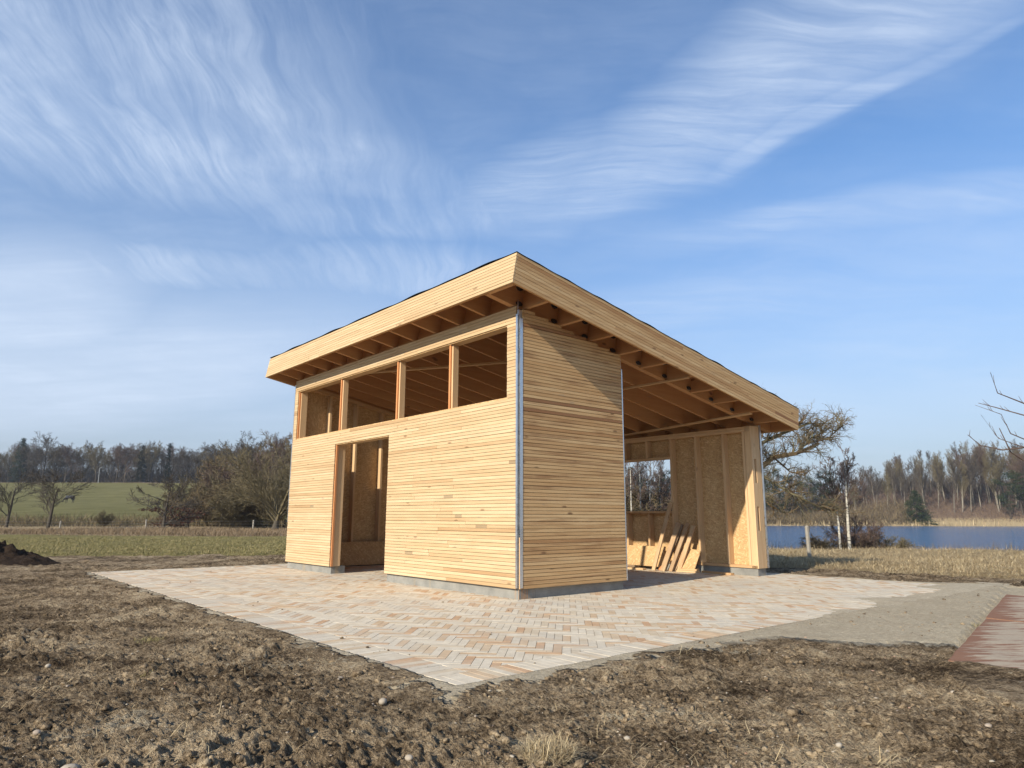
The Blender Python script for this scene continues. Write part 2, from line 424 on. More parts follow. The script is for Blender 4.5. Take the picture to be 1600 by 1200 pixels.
def height(x, y, detail=True):
    x = np.asarray(x, float); y = np.asarray(y, float); r = np.hypot(x, y)
    bx, by = to_shed(x, y)
    # far ground: pasture hill on the left, lake basin on the right
    hill = np.interp(y, [0, 58, 66, 100, 155, 200, 250, 256, 400, 900], [0, 0, .1, 1.1, 4.0, 8.0, 12.8, 13.0, 13.2, 13.2])
    lft = sstep(-x - y * .07, -6, 22)
    z = hill * lft
    rt = sstep(x - y * .13, 0, 5)
    basin = np.interp(y, [0, 23, 26, 30, 34, 186, 189, 200, 235, 900], [0, 0, -.35, -1.2, -2.2, -2.2, -.9, -.1, .4, .5])
    slope = np.interp(y, [0, 189.5, 193, 206, 228, 236, 900], [0, 0, .5, 4.2, 8.5, 9.0, 8.0]) * sstep(x / np.maximum(y, 1), .46, .53)
    z = z * (1 - rt) + (basin + slope) * rt
    z = np.where((rt > 0) & (y > 60) & (y < 186), np.minimum(z, -1.6) * rt + z * (1 - rt), z)
    out = np.maximum(np.maximum(PX0 - bx, bx - PX1), np.maximum(PY0 - by, by - PY1))     # >0 outside the paving
    z = z + fbm(x, y, .05, 2, 5) * .12 * sstep(r, 20, 45) + fbm(x, y, .35, 3, 9) * .05 * sstep(out, .6, 3) * sstep(r, 7, 16)
    if detail:
        near = 1 - sstep(r, 24, 60)
        soilm = soil_mask(x, y) * sstep(out, .03, .45) * (1 - .88 * wedge_mask(x, y)) * (1 - .8 * sstep(plate_side(x, y), .0, .15) * (x > 2.8) * (y < 11))
        n1 = fbm(x, y, 1.5, 2, 21); n2 = fbm(x, y, 5.0, 3, 31, .55); n3 = 1 - np.abs(fbm(x, y, 11, 2, 41, .5)) * 1.6
        n4 = fbm(x, y, 34, 2, 51, .6)
        flat = sstep(fbm(x, y, .6, 2, 77), -.25, .35) * .75 + .25
        n5 = np.abs(fbm(x, y, 8.5, 3, 81, .55)); rough = n1 * .018 + np.where(n2 > 0, n2 * 1.4, n2 * .5) * .034 * flat + n3 * .016 + n5 * .046 * (flat * .8 + .2) + n4 * .016
        z = z + (rough - .042) * soilm * near
        z = z + (fbm(x, y, 1.7, 4, 61) * .045 + np.abs(n2) * .02) * (1 - soil_mask(x, y)) * near * sstep(out, .1, .5)
    z = np.where(out < -.001, -.045, z + .001 + (1 - sstep(out, .1, .5)) * fbm(x, y, 3.0, 3, 29) * .006)
    s2 = ((x - 3.13) * .86 + (y - 5.25) * .50)      # distance beyond the near plate's lower edge, towards the plate
    onp = (plate_side(x, y) > -.04) & (x > 2.8) & (y < 11) & (out > 0) & (x < 9)
    z = np.where(onp & (s2 > .05), -.036, z)
    z = z + np.where(onp, .036 * np.exp(-((s2 + .07) / .11) ** 2), 0)
    return z


def wedge_mask(x, y):
    bx, by = to_shed(x, y)
    lim = np.interp(bx, [-1.2, -.4, 0, .1, .45, .8, 1.5, 9], [-3.15, -3.43, -3.6, -3.85, -4.2, -4.5, -4.7, -4.7]) + fbm(x, y, 1.6, 4, 19) * .16
    return sstep(by - lim, -.42, .40) * sstep(bx, -1.3, -.7) * sstep(-by, 2.5, 2.8) * (1 - sstep(bx, 6.9, 7.6))


def plate_side(x, y):      # >0 on the plates' side of their edge
    dx, dy = EDGE_B[0] - EDGE_A[0], EDGE_B[1] - EDGE_A[1]
    return ((x - EDGE_A[0]) * (-dy) + (y - EDGE_A[1]) * dx) / math.hypot(dx, dy)


def soil_mask(x, y):
    n = fbm(x, y, .5, 3, 3) * .5
    left = 1 - sstep(y - .12 * x + n * 1.2, 19.3, 20.3)
    right = 1 - sstep(y + .62 * (x - 5.3) + n * .9, 14.6, 15.3)
    return np.where(x < 2, left, np.minimum(left, right))


def covers(x, y):
    bx, by = to_shed(x, y); r = np.hypot(x, y)
    out = np.maximum(np.maximum(PX0 - bx, bx - PX1), np.maximum(PY0 - by, by - PY1))
    soil = soil_mask(x, y)
    wedge = wedge_mask(x, y)
    # strip between paving and plates
    edge_w = np.clip(np.where((by < PY0 + .3), .15, .09) + fbm(x, y, 2.3, 5, 23, .65) * .13, .02, 1)
    sand = np.maximum(1 - sstep(out, edge_w * .4, edge_w * 1.7), wedge)
    sand = np.maximum(sand, .40 * sstep(fbm(x, y, .8, 3, 91), .2, .6)) * soil
    sand = np.maximum(sand, .28 * (1 - sstep(np.hypot(x + 2.5, y - 3.5), .3, 1.3)))
    L = x < 2
    far = 1 - soil
    straw_ = far * np.where(L, np.maximum(sstep(y, 34, 40) * (1 - sstep(y, 62, 72)), .0), 1.)
    green = far * np.where(L, 1 - sstep(y, 34, 40), 0)
    mead_ = np.where(L, sstep(y, 60, 72) * (1 - sstep(y, 247, 250)), 0)
    leafy = np.where(L, sstep(y, 249, 252), sstep(y, 193, 200))
    return sand, straw_, green, mead_, leafy


# ------------------------------------------------------------------ terrain sheet (one polar grid, finer near the viewer's standpoint)
rr = np.concatenate([[.0, .6, 1.1, 1.5, 1.8], np.geomspace(2.05, 22, 560), np.geomspace(22.3, 1600, 210)])
aa = np.concatenate([np.linspace(-50, 50, 480), np.linspace(50, 310, 54)[1:-1]]); aa = np.radians(90 - aa)
Rg, Ag = np.meshgrid(rr, aa, indexing='ij')
gx, gy = (Rg * np.cos(Ag)).ravel(), (Rg * np.sin(Ag)).ravel()
gz = height(gx, gy)
nr, na = Rg.shape
i, j = np.meshgrid(np.arange(nr - 1), np.arange(na), indexing='ij'); j2 = (j + 1) % na
F = np.stack([i * na + j, (i + 1) * na + j, (i + 1) * na + j2, i * na + j2], -1).reshape(-1, 4)[:, ::-1]
ground = make('ground', np.stack([gx, gy, gz], 1), F, ground_m, smooth=True)
tag(ground, kind='structure')
cs = covers(gx, gy)
for nm, ch in (('cover', cs[:3]), ('cover_two', (cs[3], cs[4], cs[3] * 0))):
    a = ground.data.attributes.new(nm, 'FLOAT_COLOR', 'POINT')
    a.data.foreach_set('color', np.stack([*ch, np.ones_like(gx)], 1).astype(np.float32).ravel())

lake = make('lake', [(-60, 26, -1), (1500, 26, -1), (1500, 230, -1), (-60, 230, -1)], [(0, 1, 2, 3)], waterm)
lake.data.update(); tag(lake, kind='structure')


def gz1(x, y): return float(height(np.array([x]), np.array([y]))[0])


# ------------------------------------------------------------------ paving: herringbone at 45 degrees with a soldier course round it
paving = empty('paving', (CX, CY, 0), R(YAW)); tag(paving, kind='structure')
bedm, t, b = material('joint_sand'); finish(t, b, (.36, .30, .215), 1)
bed = make('joint_sand', boxv(PX0 + .005, PX1 - .005, PY0 + .005, PY1 - .005, -.05, -.012), BOXF, bedm, paving)


def clip(poly, x0, x1, y0, y1):
    for ax, lim, sg in ((0, x0, 1), (0, x1, -1), (1, y0, 1), (1, y1, -1)):
        o = []
        for k in range(len(poly)):
            a, b_ = poly[k], poly[(k + 1) % len(poly)]
            da, db = (a[ax] - lim) * sg, (b_[ax] - lim) * sg
            if da >= 0: o.append(a)
            if (da >= 0) != (db >= 0):
                q = da / (da - db); o.append((a[0] + (b_[0] - a[0]) * q, a[1] + (b_[1] - a[1]) * q))
        poly = o
        if len(poly) < 3: return None
    return poly


bricks = []
U = .0695; c45 = math.sqrt(.5); g = .0016; ins = .27
bx0, bx1, by0, by1 = PX0 + ins, PX1 - ins, PY0 + ins, PY1 - ins
for a_ in range(-130, 190):
    for b_ in range(-45, 45):
        for kind_ in (0, 1):
            ox_, oy_ = a_ + 4 * b_, a_ - 4 * b_
            if kind_ == 0: q = (ox_, ox_ + 4, oy_, oy_ + 1)
            else: q = (ox_ + 4, ox_ + 5, oy_ - 3, oy_ + 1)
            x0, x1, y0, y1 = q[0] * U + g, q[1] * U - g, q[2] * U + g, q[3] * U - g
            mx, my = ((x0 + x1) - (y0 + y1)) * .5 * c45, ((x0 + x1) + (y0 + y1)) * .5 * c45
            if not (PX0 - .2 < mx < PX1 + .2 and PY0 - .2 < my < PY1 + .2): continue
            p = [((x - y) * c45, (x + y) * c45) for x, y in ((x0, y0), (x1, y0), (x1, y1), (x0, y1))]
            p = clip(p, bx0 + g, bx1 - g, by0 + g, by1 - g)
            if p: bricks.append(p)
x = PX0
while x < PX1 - .03:
    for (ya, yb) in ((PY0, by0 - g), (by1 + g, PY1)): bricks.append([(x + g, ya), (x + U - g, ya), (x + U - g, yb), (x + g, yb)])
    x += U
y = by0
while y < by1 - .05:
    for (xa, xb) in ((PX0, bx0 - g), (bx1 + g, PX1)): bricks.append([(xa, y + g), (xb, y + g), (xb, y + U - g), (xa, y + U - g)])
    y += U


def brick_mesh(p, V, Fc, T, tone):
    n = len(p); cx = sum(q[0] for q in p) / n; cy = sum(q[1] for q in p) / n
    z = random.gauss(-.0008, .0006); tx, ty = random.gauss(0, .0035), random.gauss(0, .0035)
    base = len(V)
    for lvl in range(3):
        k = (1, 1, None)[lvl]
        for q in p:
            d = math.hypot(q[0] - cx, q[1] - cy); s = 1 if lvl < 2 else max(0, 1 - .0015 / max(d, .01))
            zz_ = -.03 if lvl == 0 else z + (q[0] - cx) * tx + (q[1] - cy) * ty - (.0008 if lvl == 1 else 0)
            V.append((cx + (q[0] - cx) * s, cy + (q[1] - cy) * s, zz_))
    for lvl in range(2):
        for k in range(n):
            a_, b_ = base + lvl * n + k, base + lvl * n + (k + 1) % n
            Fc.append((a_, b_, b_ + n, a_ + n)); T.append(tone)
    Fc.append(tuple(base + 2 * n + k for k in range(n))); T.append(tone)


def brick_tone():
    u = random.random()
    return random.uniform(0, .42) if u < .60 else random.uniform(.5, .72) if u < .80 else random.uniform(.76, 1)


cbx, cby = to_shed(0, 0)
bricks.sort(key=lambda p: math.hypot(sum(q[0] for q in p) / len(p) - cbx, sum(q[1] for q in p) / len(p) - cby))
vis = 0; V, Fc, T = [], [], []
for p in bricks:
    if vis < 298 and sum(math.hypot(p[0][0] - q[0], p[0][1] - q[1]) for q in p) > .25:
        v, f, t_ = [], [], []; brick_mesh(p, v, f, t_, brick_tone()); vis += 1
        make('brick', v, f, brickm, paving, t_[0])
    else: brick_mesh(p, V, Fc, T, brick_tone())
tag(make('brick_field', V, Fc, brickm, paving, T), kind='stuff')

# sand spilled over the paving edge towards the plates
gxs, gys = np.meshgrid(np.linspace(.2, 7.6, 320), np.linspace(-3.35, -1.9, 104), indexing='ij')
reach = np.interp(gxs, [.2, 1.6, 3, 5, 6.3, 7.6], [-.14, -.02, .12, .36, .60, .60])
hh = (reach - (gys - PY0)) * .03
hh = np.where(gys < PY0, np.minimum(hh, .012) + (gys - PY0) * .13, np.minimum(hh, .012))
hh = hh + fbm(gxs, gys, 1.3, 4, 12) * .010 + fbm(gxs, gys, 16, 2, 13) * .0018
hh = hh - .03 * sstep(gxs, 6.5, 7.5) - .04 * (1 - sstep(gxs, .2, .9)) - .03 * sstep(-gys, 3.2, 3.3)
hh = np.maximum(hh, -.06)
n0, n1_ = gxs.shape
i, j = np.meshgrid(np.arange(n0 - 1), np.arange(n1_ - 1), indexing='ij')
F = np.stack([i * n1_ + j, (i + 1) * n1_ + j, (i + 1) * n1_ + j + 1, i * n1_ + j + 1], -1).reshape(-1, 4)
sp_ = make('spilled_sand', np.stack([gxs.ravel(), gys.ravel(), hh.ravel()], 1), F, sandm, smooth=True)
sp_.location = (CX, CY, 0); sp_.rotation_euler = (0, 0, R(YAW))
tag(sp_, 'pale sand spread over the right edge of the brick paving', 'sand', kind='stuff')

# ------------------------------------------------------------------ the pavilion
L, W1, W = 7.076, 2.024, 5.892
ZS, ZT, SL, ZFB = .1285, 3.778, .1837, 3.7859
WS, WH, WY0, WY1 = 2.563, 3.534, .2175, 6.914
DY0, DY1, DZ = 3.213, 5.133, 2.30
OX, OY, OL, OW, TH = .497, .445, .467, .578, .4156
cS = 1 / math.sqrt(1 + SL * SL)
pav = empty('pavilion', (CX, CY, 0), R(YAW))
tag(pav, 'unfinished flat-roofed timber pavilion clad in narrow pale larch laths, standing on brick paving', 'pavilion')
PITCHB, LATH = .04563, .0404


def roof(x, y, n): return (x + n * SL * cS, y, ZFB - SL * x + n * cS)


def split(a, b_, mean, mn=.5):
    """board lengths along one course"""
    out = [a]
    while b_ - out[-1] > mean * 1.35:
        nx = out[-1] + random.uniform(.45, 1.45) * mean
        if b_ - nx < mn: break
        out.append(nx)
    out.append(b_)
    return [(out[k] + (.0016 if k else 0), out[k + 1] - (.0016 if k + 2 < len(out) else 0)) for k in range(len(out) - 1)]


def ltone(dark=0.0, light=1.0):
    u = random.random()
    if u < .006 + dark * .45: return random.uniform(.82, .97)
    if u < .07 + dark: return random.uniform(.5, .8)
    return random.uniform(0, .5) * light


STAINS = [(.62, .86, .89), (1.40, 1.62, 1.31), (.037, .17, 1.72), (1.18, 1.34, 1.04), (4.1, 4.24, 1.9), (2.4, 2.62, .45), (5.9, 6.05, 1.2)]
boards = []
k = 0
z = ZS
while z + LATH < ZT + .01:
    zc = z + LATH / 2; z1 = min(z + LATH, ZT)
    if zc < DZ: spans = split(.036, DY0, 1.9) + split(DY1, L - .02, 2.6)
    elif zc < WS: spans = split(.036, L - .02, 2.3)
    elif zc < WH: spans = [(.036, WY0), (WY1, L - .02)]
    else: spans = split(.036, L - .02, 2.3)
    for (sa, sb, sz) in STAINS:
        if z <= sz < z + PITCHB:
            for q_, (a, b_) in enumerate(list(spans)):
                if a < sa and sb < b_: spans = spans[:q_] + [(a, sa - .001), (sa, sb), (sb + .001, b_)] + spans[q_ + 1:]; break
    for a, b_ in spans:
        jx = random.gauss(0, .0012); jz = random.gauss(0, .0007)
        boards.append(((-.021 + jx, -.007 + jx, a, b_, z + jz, z1 + jz), larch_y, 1.0 if any((a, b_) == q_[:2] for q_ in STAINS) else ltone(), b_ - a))
    z += PITCHB
z = ZS; band = 0
while z + LATH * .5 < ZT:
    if random.random() < .3: band = random.choice([.03, .03, .08, .14])
    xe = min(W1 - .012, (ZT - z - LATH) / SL)
    if xe > .15:
        for a, b_ in split(.05, xe, 2.4, .3):
            jx = random.gauss(0, .0012); jz = random.gauss(0, .0007)
            boards.append(((a, b_, -.021 + jx, -.005 + jx, z + jz, z + .0394 + jz), larch_x, ltone(band), b_ - a))
    z += PITCHB
boards.sort(key=lambda q: -q[3])
V, Fc, T = [], [], []
for n_, (bb, mat_, tn, ln) in enumerate(boards):
    if n_ < 298: box('siding_board', bb, mat_, pav, tn)
    else:
        o_ = len(V); V += boxv(*bb); Fc += [tuple(i + o_ for i in f) for f in BOXF]; T += [tn] * 6
if V: tag(make('short_siding_board', V, Fc, larch_y, pav, T), kind='stuff')
# outer end of the low back wall and the far end wall: cladding seen end on
for zi in np.arange(ZS, 2.62, PITCHB):
    pass

# plinths (with the door gap)
PT = .131
for bb in ((.03, .30, .03, DY0 - .01, -.02, PT), (.03, .30, DY1 + .02, L - .03, -.02, PT), (.303, W1 - .03, .03, .30, -.02, PT),
           (.303, W - .303, L - .30, L - .03, -.02, PT), (W - .30, W - .03, .03, L - .03, -.02, PT)):
    box('plinth', bb, concrete, pav)

# sheathing and battens behind the laths on the window wall
def osb_panel(b, m=None, name='osb_panel'): return box(name, b, m or osb_v, pav)


for (a, b_, z0, z1) in ((.05, WY0 + .0, ZS, ZT - .005), (WY0 + .002, 1.42, ZS, WS - .0), (1.424, DY0 - .0, ZS, WS), (DY0, DY1, DZ + .002, WS), (DY1 + .002, WY1 - .002, ZS, WS), (WY1, L - .05, ZS, ZT - .005), (WY0 + .002, 3.5, WH, ZT - .005), (3.504, WY1 - .002, WH, ZT - .005)):
    osb_panel((-.004, .010, a, b_, z0, z1))
for (a, b_) in ((.05, W1 - .05),): box('osb_panel', (.05, .95, .002, .014, ZS, ZT - SL * .95 - .03), osb_v, pav); box('osb_panel', (.953, W1 - .05, .002, .014, ZS, ZT - SL * W1 - .03), osb_v, pav)


def stud(b, mat=pine_z, tone=None, name='stud'): return box(name, b, mat, pav, tone)


# window posts, jambs, door lining
for yy in (1.56, 3.045, 5.05):
    stud((.012, .034, yy + .003, yy + .040, WS - .01, WH + .0), orange_z, .2, 'batten')
    stud((.037, .135, yy - .03, yy + .030, WS - .02, WH + .02), name='window_post', tone=.1)
stud((.037, .165, WY1 - .045, WY1 + .03, WS - .02, WH + .02), name='window_post', tone=.15)
stud((.004, .034, WY1 - .022, WY1 + .0, WS, WH), orange_z, .4, 'batten')
stud((.037, .165, WY0 - .045, WY0 - .004, WS - .02, WH + .02), name='window_post')
box('sill_plate', (.037, .165, .04, L - .04, WS - .045, WS - .004), pine_y, pav)
box('lintel', (.037, .165, .04, L - .04, WH + .006, WH + .13), pine_y, pav, .3)
box('top_plate', (.037, .165, .04, L - .04, WH + .133, ZT - .045), pine_y, pav)
stud((.037, .185, DY1 - .012, DY1 + .045, PT, DZ + .03), name='door_post', tone=.1)
stud((.002, .034, DY1 - .03, DY1 - .002, ZS, DZ), orange_z, .5, 'batten')
stud((.037, .185, DY0 - .055, DY0 - .004, .14, DZ + .03), name='door_post')
box('door_head', (.037, .165, DY0 - .05, DY1 - .014, DZ + .002, DZ + .05), pine_y, pav)
for yy in (.62, 1.24, 1.86, 2.48, 5.72, 6.34, 6.92): stud((.037, .165, yy, yy + .045, PT, WS - .05))
for xx in (.30, .90, 1.50): stud((xx, xx + .045, .037, .165, PT, ZT - SL * xx - .06))
stud((W1 - .055, W1 - .008, .037, .185, PT, ZT - SL * W1 - .02))
box('bottom_plate', (.17, W1 - .06, .037, .165, PT + .001, PT + .046), pine_x, pav)


def sloped(x, y, z): return (x, y, z - SL * x)


# end wall at Y = L: sheathing, studs, plates
yo = L - .045
for n_, (a, b_) in enumerate(((.045, .60), (.603, 1.22), (1.223, 2.44), (2.443, 3.66), (3.663, 4.88), (4.883, W - .05))):
    box('osb_panel', (a, b_, yo, yo + .012, ZS, ZT - .03), osb_h if n_ == 0 else osb_v, pav, fn=lambda x, y, z: (x, y, z if z < 1 else z - SL * x))
for xx in (.10, .69, 1.31, 1.95, 2.57, 3.19, 3.81, 4.43, 5.05):
    box('stud', (xx, xx + .045, yo - .148, yo - .002, PT + .047, ZT - .125), pine_z, pav, .1, fn=lambda x, y, z: (x, y, z if z < 1 else z - SL * x))
box('top_plate', (.17, W - .33, yo - .148, yo - .002, ZT - .12, ZT - .05), pine_x, pav, fn=sloped)
box('bottom_plate', (.17, W - .33, yo - .148, yo - .002, PT + .001, PT + .045), pine_x, pav)
# low wall at X = W seen from inside, with its window
XI = W - .325
for (a, b_, z0, z1, m_) in ((.06, .62, ZS, 2.62, osb_v), (.623, 1.22, ZS, 2.62, osb_v), (1.223, 1.80, ZS, 2.62, osb_v), (1.803, 3.62, 2.17, 2.62, osb_v), (1.803, 3.62, ZS, 1.11, osb_v), (3.623, 5.0, ZS, 2.62, osb_v), (5.003, L - .08, ZS, 2.62, osb_v)):
    box('osb_panel', (XI + .147, XI + .159, a, b_, z0, z1), m_, pav)
for yy in (.565, 1.17, 3.64, 4.25, 4.86, 5.47, 6.08): stud((XI, XI + .145, yy, yy + .045, PT + .047, 2.545), tone=.2)
stud((XI, XI + .145, 1.755, 1.80, PT + .047, 2.545), tone=.15)
stud((XI, XI + .145, .135, .18, PT + .047, 2.545))
for yy in (2.36, 2.92): stud((XI, XI + .145, yy, yy + .045, 2.20, 2.545)); stud((XI, XI + .145, yy, yy + .045, PT + .047, 1.085))
box('lintel', (XI, XI + .145, 1.802, 3.638, 2.155, 2.197), pine_y, pav)
box('sill_plate', (XI - .02, XI + .16, 1.802, 3.638, 1.088, 1.132), pine_y, pav, .9)
box('top_plate', (XI, XI + .145, .02, L - .33, 2.548, 2.592), pine_y, pav, .1)
box('top_plate', (XI, XI + .145, .02, L - .33, 2.595, 2.64), pine_y, pav, .4)
box('bottom_plate', (XI, XI + .145, .02, L - .33, PT + .001, PT + .045), pine_y, pav)
# end posts of the low wall, with two routed slots, and the cladding's cut ends
V, Fc = [], []
def add(bb):
    o_ = len(V); V.extend(boxv(*bb)); Fc.extend([tuple(i + o_ for i in f) for f in BOXF])
for bb in ((XI, XI + .07, .0, .128, PT, 2.645), (XI + .135, XI + .148, .0, .128, PT, 2.645),
           (XI + .07, XI + .135, .0, .128, PT, .78), (XI + .07, XI + .135, .0, .128, 1.2, 1.62), (XI + .07, XI + .135, .0, .128, 2.05, 2.645), (XI + .071, XI + .134, .10, .128, .78, 1.2), (XI + .071, XI + .134, .10, .128, 1.62, 2.05)): add(bb)
make('end_post', V, Fc, pine_z, pav, .15)
stud((XI + .150, W - .045, .0, .145, PT, 2.65), tone=.3, name='end_post')
for zi in np.arange(ZS, 2.66, PITCHB): 
    for a, b_ in ([(.004, 1.80), (3.64, L - .02)] if 1.10 < zi < 2.14 else [(.004, L - .02)]): box('end_lath', (W - .024, W - .002, a, b_, zi, zi + LATH), larch_y, pav, ltone())
# galvanised corner profiles
for bb in ((-.024, -.002, .004, .034, ZS + .0, 3.60), ): pass
def profile(parts):
    V.clear(); Fc.clear()
    for p in parts: add(p)
    return make('corner_flashing', V, Fc, metal, pav)
profile([(-.0245, -.0215, .0, .036, ZS + .01, 3.66), (-.024, .0, .033, .0355, ZS + .01, 3.66), (.0, .048, -.0245, -.0215, ZS + .01, 3.60), (.045, .048, -.021, .0, ZS + .01, 3.60), (-.0015, .0015, .0, .035, ZS + .01, 3.72), (.0, .046, -.0015, .0015, ZS + .01, 3.72), (-.006, -.0035, .008, .022, 3.66, 3.86)])
profile([(W1 - .011, W1 + .010, -.0245, -.0215, ZS - .0, 3.19), (W1 + .0075, W1 + .010, -.021, .16, ZS, 3.19), (W1 + .0, W1 + .0075, -.006, .01, 3.19, 3.36)])
profile([(W - .036, W + .012, -.012, -.009, PT + .0, 2.68), (W + .0095, W + .012, -.0085, .05, PT, 2.68), (W - .036, W - .0335, -.0085, .0, PT, 2.68)])
profile([(-.0245, -.0215, L - .019, L + .004, .9, 3.70), (-.021, .03, L + .001, L + .004, .9, 3.70)])
for bb in ((-.0245, .0, .003, .034, ZS + .0, .30),): pass
box('corner_block', (.0015, .040, -.020, -.003, ZS + .0, .75), pine_z, pav, .6)

# roof: rafters along the slope, lookouts at the gable, deck, felt, fascias
RD = .30
ys = [.085 + .6165 * k for k in range(12)]
for k, yy in enumerate(ys):
    box('rafter', (-OX + .05, W + OW - .05, yy, yy + (.09 if k == 0 else .045), 0, RD), glu_x, pav, fn=roof)
xs_ = [-.44, .14, .79, 1.41, 2.02, 2.62, 3.27, 3.92, 4.56, 5.2, 5.83]
for k, xx in enumerate(xs_):
    box('lookout', (xx - .0225, xx + .0225, -OY + .045, .083, .0, RD), glu_y, pav, fn=roof)
    if k:
        for (n0_, dx) in ((.02, -.085), (.235, -.115)):
            V.clear(); Fc.clear()
            cyl = [(math.cos(q * math.pi / 5), math.sin(q * math.pi / 5)) for q in range(10)]
            for yv in (.083, .060):
                for c_, s_ in cyl: V.append(roof(xx + dx + .052 * c_, yv, n0_ + .038 + .030 * s_))
            Fc.extend([(q, (q + 1) % 10, 10 + (q + 1) % 10, 10 + q) for q in range(10)]); Fc.append(tuple(range(10, 20)))
            make('joist_hanger', V, Fc, darksteel, pav)
for k, yy in enumerate([L + OL - .30]): box('lookout', (-OX + .05, W + OW - .05, L + OL - .09, L + OL - .045, 0, RD), glu_x, pav, fn=roof)
box('trimmer', (-OX + .023, -OX + .048, -OY + .046, L + OL - .046, .004, RD), glu_y, pav, .5, fn=roof)
box('trimmer', (-OX + .023, W + OW - .023, -OY + .021, -OY + .044, .004, RD), glu_x, pav, .5, fn=roof)
box('trimmer', (W + OW - .048, W + OW - .023, -OY + .046, L + OL - .046, .004, RD), glu_y, pav, .5, fn=roof)
# deck boards
yk = -OY + .02
for k in range(13):
    y2 = min(yk + .62, L + OL - .02)
    if y2 - yk > .05: box('roof_deck', (-OX + .02, W + OW - .02, yk, y2 - .003, RD + .002, RD + .02), glu_x, pav, fn=roof)
    yk = y2
# joists are braced between rafters above the window wall
for a, b_ in zip(ys[:-1], ys[1:]): box('blocking', (.05, .09, a + (.092 if a < .1 else .047), b_ - .002, .02, RD - .002), glu_y, pav, fn=roof)
# temporary battens nailed under the rafters
box('brace', (3.22, 3.265, -.36, 6.7, -.028, -.003), pine_y, pav, .8, fn=roof)
V.clear(); Fc.clear()
def slat(p, q, w_, th_, z_):
    d = Vector(q) - Vector(p); n_ = Vector((-d.y, d.x)).normalized() * w_ / 2
    c4 = [(p[0] + n_.x, p[1] + n_.y), (p[0] - n_.x, p[1] - n_.y), (q[0] - n_.x, q[1] - n_.y), (q[0] + n_.x, q[1] + n_.y)]
    return [roof(a, b__, z_) for a, b__ in c4] + [roof(a, b__, z_ + th_) for a, b__ in c4]
make('brace', slat((5.22, -.24), (5.72, 3.6), .07, .022, -.026), BOXF, pine_y, pav, .2)
make('brace', slat((.37, 5.12), (1.62, 1.0), .045, .03, -.034), BOXF, pine_y, pav, .0)
NL = 9; pf = TH / NL; hf = pf - .0052
for k in range(NL):
    n0_, n1_2 = k * pf, k * pf + hf
    for a, b_ in split(-OY - .001, L + OL, 3.4): box('fascia_lath', (-OX - .001 + random.gauss(0, .0008), -OX + .021, a, b_, n0_, n1_2), larch_y, pav, ltone(.05), fn=roof)
    for a, b_ in split(-OX + .0225, W + OW, 3.4): box('fascia_lath', (a, b_, -OY - .001 + random.gauss(0, .0008), -OY + .0195, n0_, n1_2), larch_r, pav, ltone(.2), fn=roof)
    box('fascia_lath', (W + OW - .021, W + OW, -OY + .022, L + OL, n0_, n1_2), larch_y, pav, ltone(), fn=roof)
    box('fascia_lath', (-OX + .022, W + OW - .022, L + OL - .02, L + OL, n0_, n1_2), larch_r, pav, ltone(), fn=roof)
box('fascia_backing', (-OX + .0215, -OX + .0228, -OY + .03, L + OL - .03, RD + .022, TH - .02), blackcloth, pav, fn=roof)
# upstand blocking and wavy felt
nx, ny = 90, 110
V = []; Fc = []
for a in range(nx + 1):
    for b_ in range(ny + 1):
        x_ = -OX - .012 + (W + OW + OX + .024) * a / nx; y_ = -OY - .012 + (L + OL + OY + .024) * b_ / ny
        e = min(a, nx - a, b_, ny - b_)
        wv = (.010 + .010 * math.sin(x_ * 5.1 + 1) * math.sin(x_ * 1.9) + .007 * math.sin(y_ * 4.3) + .006 * math.sin(x_ * 11 + y_ * 7)) if e < 3 else 0
        V.append(roof(x_, y_, TH + .003 + max(wv, 0) * 1.3 if e else TH - .002 + max(wv, 0)))
Fc = [(a * (ny + 1) + b_, (a + 1) * (ny + 1) + b_, (a + 1) * (ny + 1) + b_ + 1, a * (ny + 1) + b_ + 1) for a in range(nx) for b_ in range(ny)]
make('roofing_felt', V, Fc, felt, pav)


# ------------------------------------------------------------------ loose timber in the open bay
def plank(name, p, q, wd, th, mat, label, cat, tone, group=None, face=(1, 0, 0), bend=0):
    """a board from p (foot) to q (top), shed coordinates"""
    p, q = Vector(p), Vector(q); ax = (q - p).normalized(); f = Vector(face); f = (f - ax * f.dot(ax)).normalized(); s = ax.cross(f)
    n_ = 6 if bend else 1
    v = []; fc = []
    for k in range(n_ + 1):
        c_ = p + (q - p) * k / n_ + s * bend * math.sin(math.pi * k / n_)
        for a, b__ in ((-1, -1), (1, -1), (1, 1), (-1, 1)): v.append(c_ + s * a * wd / 2 + f * b__ * th / 2)
    for k in range(n_):
        for e in range(4): fc.append((k * 4 + e, k * 4 + (e + 1) % 4, k * 4 + 4 + (e + 1) % 4, k * 4 + 4 + e))
    fc += [(3, 2, 1, 0), tuple(n_ * 4 + e for e in range(4))]
    v = [x_ - p for x_ in v]
    o = make(name, v, fc, mat, None, tone)
    wx, wy = to_world(p.x, p.y); o.location = (wx, wy, p.z); o.rotation_euler = (0, 0, R(YAW))
    return tag(o, label, cat, group)


